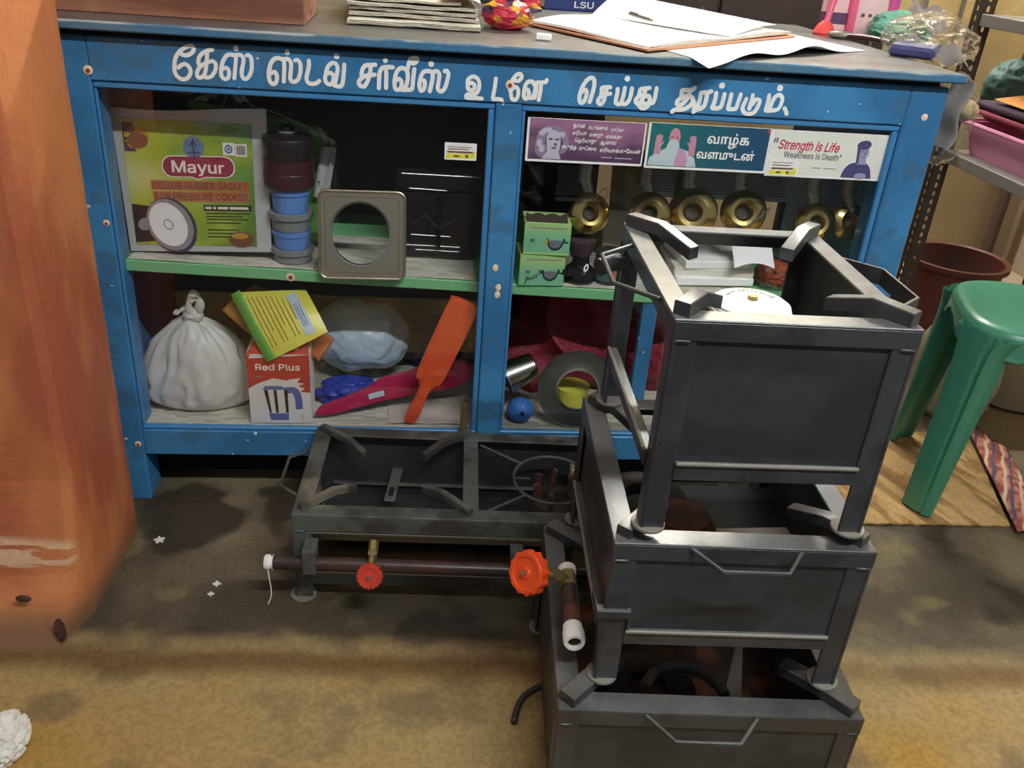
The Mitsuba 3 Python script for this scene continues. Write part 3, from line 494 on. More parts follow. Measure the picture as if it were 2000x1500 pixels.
obj('side_panel', rbox(LO + .006, LO + .024, .075, DEP, .03, .931), 'blue_paint', cab)
obj('side_panel', rbox(RO - .024, RO - .006, .075, DEP, .03, .931), 'blue_paint', cab)
obj('back_panel', rbox(LO + .024, M1 + .02, DEP - .16, DEP - .15, .15, .931), 'dark_wood', cab, 'dark inner back')
obj('back_panel', rbox(M1 + .03, 1.09, DEP - .08, DEP - .07, .31, .930), 'dark_wood', cab, 'dark inner back')
obj('back_rail', rbox(M1 + .02, RO - .024, DEP - .06, DEP - .05, .15, .30), 'inner_brown', cab, 'brown inner back')
obj('divider', rbox(M1 + .012, M1 + .026, .036, DEP - .15, ZB + .001, .93), 'dark_wood', cab)
obj('bottom_board', rbox(LO + .024, RO - .024, .031, DEP - .02, ZB - .02, ZB - .001), 'newsprint', cab, 'paper covered bottom board')
obj('shade_kick_board', rbox(LO + .03, RO - .03, .118, .13, 0, ZB - .021), 'void_black', cab)  # black board standing in for the shade under the cabinet
def shz(x): return .5175 - .0315 * (x - .11)
def shelf(x0, x1, y0, y1):
    P = []
    for x in (x0, x1):
        for y in (y0, y0 + .002, y1):
            t = shz(x)
            e = .002 if y == y0 else 0
            P += [(x, y, t - e), (x, y, t - .0225 + e)]
    return hull(P)
obj('shelf', shelf(LI - .04, M1 + .011, .046, DEP - .165), 'shelf_green', cab, 'green shelf board')
obj('shelf', shelf(M1 + .027, RO - .026, .046, DEP - .065), 'shelf_green', cab, 'green shelf board')
for i, (x0, x1) in enumerate(((LI - .02, M1 + .008), (M2 - .02, RI + .02))):
    obj('pane',
        trimesh.Trimesh([(x0, .0165, ZB - .004), (x1, .0165, ZB - .004), (x1, .0165, ZR + .006), (x0, .0165, ZR + .006)], [(0, 1, 2), (0, 2, 3)], process=False),
        'pane_glass', cab, 'clear glass pane', False)
    xa, xb = (LI, M1) if i == 0 else (M2, RI)
    bw = .012
    for a in ((xa, xb, ZR - bw, ZR), (xa, xb, ZB, ZB + .008)):
        obj('bead', rbox(a[0] + .0005, a[1] - .0005, .0045, .015, a[2], a[3] - .0006, .002), 'bead_blue', cab)
    for a in ((xa + .0006, xa + (.005 if i == 0 else .007)), (xb - bw, xb - .0006)):
        obj('bead', rbox(a[0], a[1], .0045, .015, ZB + .0085, ZR - bw - .0005, .002), 'bead_blue', cab)
gs = []
for r, pts in SIGN_STROKES:
    q = np.array(pts) / 1e4
    g = Point(*q[0]) if len(q) == 1 else LineString(spline(q, 5))
    gs.append(g.buffer(r / 1e3, 5).simplify(.0003))
FR = np.array([[1, 0, 0, 0], [0, 0, -1, 0], [0, 1, 0, 0], [0, 0, 0, 1]], float)      # (x, z) drawing on the front face, lifted towards the street
obj('lettering', flat(union_all(gs), FR, .0007), 'sign_white', cab, 'white hand painted Tamil lettering', False)
for x, z, r in ((.0735 + .034, .866, .0078), (.810, .8815, .0078), (1.5775, .8665, .0065), (.098, .1385, .0065), (.1005, .604, .006)):
    pt = obj('putty_patch', xf(lathe([(0, .0012), (r * .6, .0012), (r, .0)][::-1] + [(0, 0)], 16), move(x, -.0004, z) @ rot((1, 0, 0), 90)), 'putty', cab, 'pale putty spot')
    if x < 1.5: obj('nail', xf(lathe([(r * .48, 0), (r * .4, .0014), (0, .0016)], 12), move(x, -.0014, z - .0012) @ rot((1, 0, 0), 90)), 'nail_rust', pt)
pt = obj('putty_patch', xf(lathe([(.0085, 0), (.0055, .0012), (0, .0012)], 16), move(.413, .0452, shz(.413) - .014) @ rot((1, 0, 0), 90)), 'putty', cab, 'pale putty spot on the shelf edge')
obj('nail', xf(lathe([(.0042, 0), (.0036, .0014), (0, .0016)], 12), move(.413, .0442, shz(.413) - .014) @ rot((1, 0, 0), 90)), 'nail_rust', pt)
for x, z in ((.838 - .025, .505), (.805, .545), (.812, .49)):
    obj('paint_chip', xf(blob((0, 0, 0), (.0045, .006, .0012), .3, 3, int(z * 1000) % 9, 2), move(x, -.0008, z) @ rot((1, 0, 0), 90)), 'putty', cab, 'bare chip in the paint')
# newspaper lining on the shelf
for x0, x1, yy in ((LI, .46, .05), (.455, .775, .049), (.94, 1.36, .049)):
    x0, x1 = x0 + .004, x1 - .004
    single('shelf_paper', thick(lambda u, v: np.stack([x0 + (x1 - x0) * u, yy + .22 * v, shz(x0 + (x1 - x0) * u) + .0016 + .0008 * np.sin(9 * u + 4 * v)], -1), 24, 8, .0008), 'newsprint',
           ['newspaper lining under the gasket packet on the left shelf', 'newspaper lining under the square steel drip plate', 'newspaper lining under the jar on the right shelf'][[.05, .049].index(yy) + (1 if x0 > .9 else 0)], 'paper', None, True)
# ------------------------------------------------------------------ gas stoves
def angle_bar(L, b, h, t, sgn=1):
    """L-section along +x from 0 to L: flange b wide lying on top going to +y, skirt h deep at y = 0"""
    return join(rbox(0, L, 0, b, -t, 0, .0012), rbox(0, L, 0, t, -h, -t * .6, .0012))

def stove(key, org, rz, w, d, z0, z1, m, b=.030, h=.026, sides='flr', rail=None, leg=.028, foot=.021, handles='', dz=0.0):
    """welded angle-iron stove frame: key = thing, org = front-left corner (x, y)"""
    M = move(org[0], org[1], 0) @ rot((0, 0, 1), rz)
    P = lambda name, mesh, mm=m, label=None, sm=35: obj(name, xf(mesh, M), mm, key, label, sm)
    t = .004
    fr = [xf(angle_bar(w, b, h, t), move(0, 0, z1)),
          xf(angle_bar(w, b, h, t), move(w, d, z1) @ rot((0, 0, 1), 180)),
          xf(angle_bar(d, b, h, t), move(w, 0, z1 - .0003) @ rot((0, 0, 1), 90)),
          xf(angle_bar(d, b, h, t), move(0, d, z1 - .0003) @ rot((0, 0, 1), -90))]
    for f in fr: P('top_bar', f)
    fr2 = []
    for i, (x, y, sx, sy) in enumerate(((0, 0, 1, 1), (w, 0, -1, 1), (0, d, 1, -1), (w, d, -1, -1))):
        za = z0 - (dz if sy > 0 else 0)
        g = join(rbox(min(x, x + sx * leg), max(x, x + sx * leg), min(y + sy * .0015, y + sy * (.0015 + t)), max(y + sy * .0015, y + sy * (.0015 + t)), za + .003, z1 - t, .001),
                 rbox(min(x + sx * .0015, x + sx * (.0015 + t)), max(x + sx * .0015, x + sx * (.0015 + t)), min(y, y + sy * leg), max(y, y + sy * leg), za + .003, z1 - t, .001))
        lg = P('leg', g)
        obj('foot', xf(lathe([(0, 0), (foot, 0), (foot, .003), (foot - .0006, .0038), (0, .0038)], 32), M @ move(x + sx * .013, y + sy * .013, za)), 'foot_steel', lg)
        P('weld', blob((x + sx * .012, y + sy * .001, z1 - h - .0005), (.009, .002, .002), .3, 5, i, 2), m)
    if rail:
        ra, rb = rail     # top and bottom of the low rails
        for i, f in enumerate((xf(angle_bar(w - 2 * leg + .002, .012, ra - rb, t), move(leg - .001, -.0015, ra)), xf(angle_bar(d - 2 * leg + .002, .012, ra - rb, t), move(0 - .0015, d - leg + .001, ra) @ rot((0, 0, 1), -90)),
                               xf(angle_bar(d - 2 * leg + .002, .012, ra - rb, t), move(w + .0015, leg - .001, ra) @ rot((0, 0, 1), 90)))):
            P('low_rail', f, m)
        for a, b_ in (((leg, -.0025, ra), (w - leg, -.0025, ra)), ((-.0025, leg, ra), (-.0025, d - leg, ra))):
            P('rail_edge', cyl(a, b_, .0026, 8), 'foot_steel', 'bare steel edge of the low rail')
    lowz = rail[1] + .004 if rail else z0 + .01
    if 'f' in sides: P('side_sheet', rbox(.003, w - .003, .0045, .0060, lowz, z1 - .006, .0004), 'sheet_black')
    if 'l' in sides: P('side_sheet', rbox(.0075, .0090, .010, d - .003, lowz, z1 - .006, .0004), 'sheet_black')
    if 'r' in sides: P('side_sheet', rbox(w - .0090, w - .0075, .010, d - .003, lowz, z1 - .006, .0004), 'sheet_black')
    return M, P

def handle(P, a, b, out, z, hgt=.014, inset=.26, name='handle', m='grey_enamel'):
    """flat-bar loop welded to the skirt between a and b (xy), standing off by out (xy vector)"""
    a, b, out = (np.asarray(q, float) for q in (a, b, out))
    pts = [a, a + (b - a) * inset + out, b - (b - a) * inset + out, b]
    g = []
    for p, q in zip(pts[:-1], pts[1:]):
        dd = (q - p) / np.linalg.norm(q - p); nn = np.array([-dd[1], dd[0]]) * .0018
        c = [p - dd * .001 + nn, p - dd * .001 - nn, q + dd * .001 + nn, q + dd * .001 - nn]
        g.append(hull([(x, y, zz) for x, y in c for zz in (z, z - hgt)]))
    P(name, join(g) if hgt > .018 else tube([(*q, z) for q in pts], .0032, 8), m)

def pan_support(P, corner, ctr, z, L, wd=.017, hg=.016, drop=.010, m='grey_enamel', bend=.55, flatend=0):
    """thick bar lying across a corner of the frame, bent down towards the burner"""
    c, k = np.asarray(corner, float), np.asarray(ctr, float)
    dd = (k - c) / np.linalg.norm(k - c); nn = np.array([-dd[1], dd[0]]) * wd / 2
    segs = [(c + dd * .004, z + hg), (c + dd * L * bend, z + hg + .002), (c + dd * L, z + hg - drop)]
    g = []
    for (p, za), (q, zb) in zip(segs[:-1], segs[1:]):
        pts = []
        for xy, zz in ((p, za), (q, zb)):
            for s in (1, -1):
                e = nn * s
                pts += [(*(xy + e), zz - .0012), (*(xy + e * .88), zz), (*(xy + e), zz - hg)]
        g.append(hull(pts))
    u = tm(m3.Manifold(m3.Mesh(np.float32(g[0].vertices), np.uint32(g[0].faces))) + m3.Manifold(m3.Mesh(np.float32(g[1].vertices), np.uint32(g[1].faces))))
    P('pan_support', u, m)

# bottom stove of the stack
s1 = thing('gas_stove', 'bottom stove of the stack of three dark grey angle iron stoves', 'stove', 'single burner stoves in a stack')
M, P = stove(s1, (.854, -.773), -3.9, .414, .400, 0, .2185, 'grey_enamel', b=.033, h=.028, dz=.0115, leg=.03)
for c in ((.008, .008), (.406, .008), (.008, .392), (.406, .392)):
    pan_support(P, c, (.207, .21), .2185, .115, wd=.026, hg=.016, drop=.004)
handle(P, (.118, .0005), (.268, .0005), (0, -.042), .212, inset=.22)
P('tray', rbox(.012, .402, .015, .41, .035, .038), 'rusty_iron')
P('burner', place(lathe([(.030, 0), (.075, 0), (.078, .012), (.070, .024), (.045, .026), (.030, .018)], 36, True), .17, .19, .052), 'cast_iron')
P('burner', place(lathe([(.018, 0), (.075, 0), (.08, .012), (.0, .016), ], 36), .17, .19, .040), 'rusty_iron')
arc = [(.215 + .062 * math.cos(a), .135 + .062 * math.sin(a), .105) for a in np.linspace(2.9, .1, 14)]
P('burner_ring', tube(arc, [.009] * 14, 10), 'dusty_enamel')
P('bracket', hull([(.30, .2, .04), (.33, .2, .04), (.305, .21, .16), (.312, .21, .16), (.30, .206, .04), (.33, .206, .04), (.305, .216, .16), (.312, .216, .16)]), 'burner_plate')

# middle stove
s2 = thing('gas_stove', 'middle stove of the stack of three, orange valve knob on its left side', 'stove', 'single burner stoves in a stack')
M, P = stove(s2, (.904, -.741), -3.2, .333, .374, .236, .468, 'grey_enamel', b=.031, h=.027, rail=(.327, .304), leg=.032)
for c, L in (((.010, .010), .098), ((.323, .010), .11), ((.010, .364), .1), ((.323, .364), .11)):
    pan_support(P, c, (.166, .187), .468, L, wd=.02, hg=.0145, drop=.012)
handle(P, (.098, .0005), (.237, .0005), (0, -.042), .462, inset=.21)
P('burner', place(lathe([(0, .0), (.048, 0), (.05, .02), (.038, .040), (.018, .048), (0, .05)], 32), .13, .16, .36), 'rusty_iron')
P('burner', place(lathe([(.03, .0), (.06, 0), (.062, .02), (.045, .028), (.03, .02)], 32, True), .085, .22, .37), 'cast_iron')
P('tray', rbox(.012, .32, .05, .33, .335, .3375), 'sheet_black')
P('heat_plate', place(rbox(-.075, .085, -.03, .03, 0, .003), .215, .15, .362, 5), 'burner_plate')
P('bracket', join(hull([(.225, .09, .34), (.265, .09, .34), (.235, .088, .41), (.252, .088, .41), (.225, .094, .34), (.265, .094, .34), (.235, .092, .41), (.252, .092, .41)]),
                  hull([(.185, .11, .38), (.225, .105, .375), (.185, .112, .39), (.225, .107, .385), (.185, .118, .38), (.225, .114, .375)])), 'burner_plate')
P('paint_scratch', join(*[blob((x, .0066, z), (rx, .0008, rz), .3, 4, i, 2) for i, (x, z, rx, rz) in enumerate(((.155, .392, .006, .005), (.166, .394, .004, .004), (.169, .388, .003, .004), (.153, .380, .003, .002)))]), 'tape_white', 'pale paint scratch')
gp = P('gas_pipe', join(cyl((-.0243, .100, .2748), (-.026, .055, .272), .0125, 18)), 'rusty_iron', 'rusty gas pipe')
P('pipe_clamp', join(rbox(-.010, .036, -.004, .010, .348, .362), rbox(-.010, -.006, -.004, .040, .348, .362), rbox(.032, .036, -.004, .006, .33, .362)), 'grey_enamel')
P('tape_wrap', cyl((-.024, .137, .2758), (-.0245, .098, .2746), .0132, 18), 'pipe_brown', 'dark tape wrap')
P('valve', join(cyl((-.024, .168, .277), (-.0245, .132, .2755), .0125, 6), cyl((-.0245, .150, .279), (-.046, .148, .292), .0075, 14), cyl((-.038, .1485, .287), (-.050, .148, .295), .0095, 6)), 'brass_dull', 'brass valve body')
P('tape_ring', cyl((-.024, .180, .2775), (-.024, .168, .277), .0135, 20), 'tape_white', 'white thread tape')
P('pipe_end', xf(lathe([(.0095, .030), (.0095, 0), (.0135, 0), (.0155, .004), (.0155, .020), (.0138, .024), (.0138, .032)], 28), move(-.0258, .030, .2725) @ rot((1, 0, 0), -90)), 'tape_white', 'white plastic pipe end')
P('pipe_bore', xf(lathe([(0, 0), (.0094, 0), (.0094, .004), (0, .004)], 20), move(-.0258, .0365, .2725) @ rot((1, 0, 0), -90)), 'void_black')
def knob(P, c, axis, r, t, m, screw='steel', ribs=12):
    """ribbed valve wheel whose outer face looks along axis"""
    x, y, zz = basis(axis); K = np.eye(4); K[:3, 0], K[:3, 1], K[:3, 2], K[:3, 3] = x, y, zz, c
    ang = np.linspace(0, 2 * math.pi, 96, endpoint=False)
    prof = Polygon([((r + .0018 * np.cos(ribs * a)) * math.cos(a), (r + .0018 * np.cos(ribs * a)) * math.sin(a)) for a in ang])
    body = join(xf(ext(prof, t), move(0, 0, -t)), xf(lathe([(r * .72, 0), (r * .98, 0), (r * .93, .003), (r * .76, .003)], 48, True), move(0, 0, -.0005)), xf(lathe([(0, .0035), (r * .25, .0035), (r * .32, -.0005)][::-1], 24), np.eye(4)))
    k = P('knob', xf(body, K), m, 'orange valve knob' if m == 'knob_orange' else 'red valve knob')
    return K
P('stem', cyl((-.04, .1485, .289), (-.080, .140, .300), .0055, 10), 'brass_dull')
Kn = knob(P, (-.090, .136, .303), (-.72, -.58, .38), .0315, .015, 'knob_orange')
P('knob_screw', xf(lathe([(0, .005), (.0032, .005), (.004, .002)][::-1], 12), Kn @ move(0, 0, .002)), 'steel')

# top stove
s3 = thing('gas_stove', 'top stove of the stack of three, with a white burner cap inside', 'stove', 'single burner stoves in a stack')
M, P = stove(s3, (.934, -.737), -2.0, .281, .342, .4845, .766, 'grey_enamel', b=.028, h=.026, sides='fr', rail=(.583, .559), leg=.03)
for c, L in (((.006, .006), .094), ((.275, .006), .108), ((.006, .336), .118), ((.275, .336), .10)):
    pan_support(P, c, (.14, .171), .766, L, wd=.0195, hg=.0165, drop=.016, bend=.5)
handle(P, (.0005, .072), (.0005, .262), (-.048, 0), .759, .012, inset=.24)
handle(P, (.2805, .262), (.2805, .072), (.05, 0), .759, .022, inset=.24)
P('burner', place(lathe([(0, -.05), (.02, -.05), (.022, -.012), (.05, -.012), (.056, -.006), (.056, .006), (0, .006)], 40), .158, .205, .688), 'cast_iron')
P('pipe_stub', join(cyl((-.012, .315, .716), (-.034, .300, .712), .0125, 16), rbox(-.014, .008, .305, .325, .706, .726)), 'sheet_black', 'dark gas pipe stub')
bc = P('burner_cap', place(lathe([(.052, .0), (.0545, .001), (.0545, .005), (.053, .0062), (.053, .009), (.0515, .010), (.0515, .013), (.046, .0165), (.012, .018), (0, .018)], 48), .158, .205, .694), 'ceramic_cap', 'white ridged burner cap')
P('nut', place(tm(ext(Point(0, 0).buffer(.007, 2), .006)), .158, .205, .7115), 'brass_dull')
for i in range(14):
    a = math.pi * (.12 + .76 * i / 13)
    obj('cap_marks', xf(ext(sbox(-.0016, -.0028, .0016, .0028), .0004), M @ move(.158 + .033 * math.cos(a), .205 + .033 * math.sin(a), .7118) @ rot((0, 0, 1), math.degrees(a) - 90)), 'steel_dull', bc)
P('burner_arm', join(rbox(.152, .164, .21, .335, .64, .646), rbox(.152, .164, .195, .215, .62, .646)), 'dusty_enamel')

# double burner stove on the floor
s4 = thing('gas_stove', 'low dusty grey double burner gas stove on the floor before the cabinet', 'stove')
M, P = stove(s4, (.4457, -.308), -2.7, .60, .302, 0, .190, 'dusty_enamel', b=.032, h=.036, sides='', rail=(.066, .036), leg=.032, foot=.024)
P('top_bar', rbox(.300, .329, .031, .271, .1855, .1895, .0012), 'dusty_enamel')
P('low_rail', xf(angle_bar(.54, .02, .03, .004), move(.57, .3025, .066) @ rot((0, 0, 1), 180)), 'dusty_enamel')
P('rail_edge', cyl((.03, .004, .150), (.57, .004, .150), .0022, 8), 'foot_steel')
P('cross_bar', rbox(.03, .57, .03, .034, .112, .124, .001), 'dull_beige', 'beige cross bar')
P('back_sheet', rbox(.006, .594, .292, .2935, .03, .183, .0003), 'sheet_black')
P('tray', rbox(.02, .58, .14, .285, .0395, .041), 'sheet_black')
P('front_shelf', rbox(.02, .58, .06, .11, .098, .100), 'dull_beige')
for c in ((.012, .010), (.317, .012), (.010, .292), (.315, .292)):
    pan_support(P, c, (.165, .162), .190, .125, wd=.013, hg=.013, drop=.012, m='dusty_enamel', bend=.62)
P('burner_bracket', place(join(rbox(-.011, .011, -.075, .06, 0, .004), rbox(-.011, .011, .056, .06, -.05, .003)), .162, .25, .098, -4), 'dusty_enamel', 'slotted burner bracket')
P('bracket_slot', place(tm(ext(rrect(-.005, -.06, .005, -.03, .004), .0006)), .162, .25, .1023, -4), 'void_black')
ring = [(.475 + .076 * math.cos(a), .165 + .082 * math.sin(a), .172) for a in np.arange(40) * math.pi / 20]
P('burner_ring', tube(ring, .0032, 8, close=True), 'dusty_enamel')
for a, e in ((2.45, (.335, .27)), (3.9, (.335, .035)), (.7, (.575, .27)), (5.6, (.575, .035))):
    P('ring_rod', cyl((.475 + .076 * math.cos(a), .165 + .082 * math.sin(a), .172), (*e, .179), .0028, 8), 'dusty_enamel')
P('ring_rod', cyl((.399, .165, .172), (.43, .165, .172), .0026, 8), 'dusty_enamel')
P('burner', place(lathe([(.0, 0), (.05, .0), (.056, .02), (.048, .038), (.03, .042), (.024, .03), (0, .028)], 32), .488, .17, .085), 'cast_iron')
for i in range(7):
    a = i * .9
    P('burner_prong', place(rbox(-.007, .007, -.004, .004, 0, .045), .488 + .043 * math.cos(a), .17 + .043 * math.sin(a), .12, math.degrees(a), 12), 'rusty_iron')
P('burner_pipe', cyl((.478, .13, .1), (.47, -.03, .112), .013, 14), 'cast_iron')
P('side_bracket', join(rbox(.52, .56, .22, .25, .12, .16), rbox(.535, .56, .04, .07, .11, .17)), 'burner_plate')
handle(P, (.0005, .075), (.0005, .235), (-.04, 0), .176, .01, inset=.2, m='dusty_enamel')
pz, py = .1045, -.026
P('gas_pipe', cyl((-.030, py, pz), (.60, py, pz - .004), .0125, 20), 'pipe_brown', 'long rusty gas pipe')
P('pipe_cap', xf(lathe([(0, 0), (.0115, 0), (.0135, .003), (.0135, .009), (.0105, .0105), (.0105, .013), (.0135, .0145), (.0135, .0155), (0, .016)], 24), move(-.0445, py, pz) @ rot((0, 1, 0), 90)), 'tape_white', 'white pipe cap')
th = [(-.038, py - .008, pz - .012), (-.036, py - .010, pz - .03), (-.034, py - .011, pz - .052), (-.035, py - .012, pz - .070), (-.041, py - .013, pz - .085)]
P('thread', tube(spline(th), .0011, 6), 'tape_white', 'white dangling thread tape')
for x in (.035, .40):
    P('pipe_clamp', join(rbox(x - .012, x + .012, py - .0145, py - .0125, pz - .015, pz + .036), rbox(x - .012, x + .012, py - .0145, .002, pz + .030, pz + .036), rbox(x - .012, x + .012, py + .0128, py + .015, pz - .015, pz + .03)), 'dusty_enamel')
P('valve', join(cyl((.145, py, pz + .004), (.145, py - .008, pz + .034), .008, 12), cyl((.145, py - .002, pz + .026), (.145, py + .02, pz + .036), .009, 6), cyl((.145, py - .006, pz + .03), (.143, py - .034, pz + .014), .0055, 10)), 'brass_dull', 'brass valve body')
Kn = knob(P, (.143, py - .045, pz + .010), (-.05, -.93, .35), .0215, .012, 'knob_red', ribs=16)
P('knob_screw', xf(lathe([(0, .004), (.003, .004), (.0036, .001)][::-1], 12), Kn @ move(0, 0, .002)), 'steel_dull')
P('loose_rod', cyl((.297, .3105, .06), (.299, .3105, .25), .0075, 12), 'brass_dull', 'upright brown rod behind the frame')
# ------------------------------------------------------------------ left compartment, upper shelf
def f_card(p, n, uv):
    a = (p.x - .10) / .28; b = (p.z - .515) / .27
    s = FB(p.x * 14, 1.0, p.z * 14, 4)
    c = MX(lin((176, 186, 60)), lin((92, 142, 52)), SS(.30, .75, s * .5 + .5 * a))
    c = MX(c, lin((214, 206, 150)), SS(.5, .95, (1 - a) * (1 - dr.abs(b - .55) * 2.0)) * .8)
    c = MX(c, lin((58, 110, 62)), SS(.72, .95, s * .35 + .7 * b * a))
    c = MX(c, lin((112, 120, 50)), SS(.62, .9, (1 - b) * a + .25 * s) * .7)
    return c
mat('card_print', mikit.proc(f_card), .35)
mat('film_white', (186, 188, 186), .3, spec=.7); mat('ink_maroon', (150, 34, 62), .4); mat('ink_orange', (186, 104, 62), .45)
mat('ink_cream', (240, 226, 214), .5); mat('ink_dark', (52, 44, 34), .5); mat('ink_gold', (196, 150, 44), .35); mat('ink_blue', (98, 124, 164), .4)
mat('ink_purple', (66, 54, 84), .4); mat('ink_white', (236, 234, 230), .5); mat('ink_green', (86, 150, 60), .4); mat('ink_brown', (120, 74, 50), .5)
mat('ink_black', (22, 20, 22), .5); mat('ink_silver', (150, 140, 142), .35)

gk = thing('gasket_packet', 'clear plastic packet with a green printed card reading Mayur, standing on the upper left shelf', 'packet')
o, ux, uy = np.array([.1105, .081, shz(.1) + .005]), np.array([.264, .004, .006]), np.array([.022, .030, .272])
GM = frame(o, ux, uy) @ np.diag([.97, .955, 1, 1])
W_, H_ = .268, .277
def film(u, v):
    x = -.001 + (W_ + .004) * u + .014 * (u - .5) * v; y = H_ * v - .004 * np.sin(5 * u) * v
    z = .0035 + .0030 * np.sin(7 * u + 3 * v) * v + .003 * meshkit.fbm(np.stack([u * 6, v * 6, u * 0 + 3], -1), 3)
    return (np.stack([x, y, z, np.ones_like(x)], -1) @ GM.T)[..., :3]
def back(u, v):
    x = -.001 + (W_ + .004) * u + .014 * (u - .5) * v; y = H_ * v - .004 * np.sin(5 * u) * v
    return (np.stack([x, y, -.0012 + 0 * x, np.ones_like(x)], -1) @ GM.T)[..., :3]
obj('bag_back', thick(back, 24, 16, .0006), 'film_white', gk, 'whitish plastic margin', True)
gcard = obj('card', flat(Polygon([(.012, .014), (.243, .012), (.249, .252), (.008, .258)]), GM, .0006), 'card_print', gk, 'green and yellow printed card', False)
def pr(poly, m, lift=.0008, name='print', h=.0003, par=gcard): obj(name, flat(poly, GM, h, lift), m, par, None, False)
pr(rrect(.076, .148, .212, .190, .019).union(Polygon([(.125, .150), (.160, .150), (.142, .143)])), 'ink_cream', .0007)
pr(rrect(.078, .150, .210, .188, .018).union(Polygon([(.128, .151), (.157, .151), (.142, .1455)])), 'ink_maroon', .0010)
obj('lettering', text('Mayur', .0215, GM @ move(.094, .1585, 0) @ rot((0, 0, 1), -1), True, .098, lift=.0014), 'ink_cream', gcard, 'Mayur lettering', False)
pr(sbox(.052, .123, .236, .142), 'ink_orange', .0008); pr(sbox(.054, .101, .236, .1205), 'ink_orange', .0008)
obj('lettering', join(text('DELUXE RUBBER GASKET', .0125, GM @ move(.056, .126, 0), True, .177, lift=.0012), text('FOR PRESSURE COOKER', .0125, GM @ move(.058, .1045, 0), True, .175, lift=.0012)), 'ink_brown', gcard, None, False)
pr(ell(.035, .222, .0225, .0225), 'ink_gold', .0008); pr(ell(.037, .217, .0185, .0155), 'ink_brown', .0011)
pr(ell(.138, .206, .019, .021), 'ink_blue', .0008)
pr(union_all([LineString([(.138, .19), (.138, .222)]).buffer(.0012), LineString([(.127, .196), (.149, .196)]).buffer(.0012), LineString([(.132, .208), (.138, .22), (.144, .208)]).buffer(.001)]), 'ink_purple', .0011)
pr(sbox(.192, .192, .214, .216), 'ink_white', .0008); pr(ell(.203, .204, .0075, .0085).difference(ell(.203, .204, .0045, .005)), 'ink_blue', .0011); pr(ell(.203, .204, .003, .0034), 'ink_blue', .0011)
pr(sbox(.215, .190, .237, .214), 'ink_cream', .0008); pr(rrect(.2175, .193, .2345, .211, .003), 'ink_silver', .0011)
pr(sbox(.011, .196, .032, .250), 'ink_purple', .0008)
pr(Polygon([(.012, .018), (.012, .095), (.05, .090), (.07, .060), (.085, .025)]), 'ink_black', .0008)
pr(ell(.033, .055, .014, .012, 30), 'ink_silver', .0011)
pr(ell(.083, .053, .045, .057, 22), 'ink_purple', .0011); pr(ell(.080, .054, .042, .053, 22), 'ink_silver', .0014); pr(ell(.077, .055, .034, .045, 22), 'ink_white', .0017)
pr(ell(.077, .055, .009, .011, 22).difference(ell(.077, .055, .007, .009, 22)), 'ink_silver', .0020)
pr(sbox(.147, .083, .238, .095), 'ink_dark', .0008)
pr(union_all([sbox(.150, .0865, .162, .0915), sbox(.165, .0865, .170, .0915), sbox(.173, .0865, .193, .0915), sbox(.196, .0865, .232, .0915)]), 'ink_cream', .0012)
for i, (y, w) in enumerate(((.077, .085), (.071, .07), (.065, .08), (.058, .066), (.044, .06), (.037, .05), (.030, .055))):
    pr(sbox(.150, y, .150 + w, y + .0022), 'ink_dark', .0008)
pr(ell(.214, .026, .024, .016), 'ink_brown', .0011); pr(ell(.212, .033, .017, .006), 'ink_gold', .0014)
obj('bag_front', grid(film, 60, 60), 'clear_film', gk, 'shiny clear film', True)

pk = thing('gasket_packet', 'second green packet in crumpled clear plastic behind the stack of tubs', 'packet')
GM = frame(np.array([.203, .192, shz(.2) + .003]), np.array([.28, .0, 0]), np.array([.0, .004, .27]))
obj('card', flat(Polygon([(.025, .0), (.25, .0), (.272, .19), (.270, .225), (.20, .246), (.10, .258), (.012, .272)]), GM, .001), 'ink_green', pk, 'plain green card', False)
def film2(u, v):
    x = -.008 + .30 * u; y = .300 * v - .075 * u * u * v
    z = .006 + .016 * meshkit.fbm(np.stack([u * 5, v * 5, u * 0 + 8], -1), 4) + .02 * u * v
    return (np.stack([x, y, z, np.ones_like(x)], -1) @ GM.T)[..., :3]
obj('bag_front', grid(film2, 70, 70), 'clear_film', pk, 'crumpled clear plastic', True)
obj('bag_edge', join(*[tube(spline([(GM @ np.array([a, b, c, 1]))[:3] for a, b, c in q]), .0011, 6) for q in
     ([(.075, .262, .012), (.10, .30, .012), (.13, .272, .016), (.17, .262, .02), (.23, .24, .026), (.285, .215, .03)], [(.285, .215, .03), (.28, .17, .03), (.262, .11, .025), (.25, .06, .02)],
      [(.10, .30, .012), (.12, .285, .014), (.14, .255, .016)], [(.15, .235, .014), (.19, .245, .02), (.22, .225, .02)], [(.03, .235, .01), (.055, .25, .012), (.075, .262, .012)])]), 'film_white', pk, 'pale creased plastic edges')
obj('bag_flap', thick(lambda u, v: (np.stack([.262 + .030 * u - .018 * v, .20 - .10 * v, .024 - .004 * v + .003 * np.sin(8 * u), 1 + 0 * u], -1) @ GM.T)[..., :3], 8, 10, .0006), 'film_white', pk, 'white plastic flap')

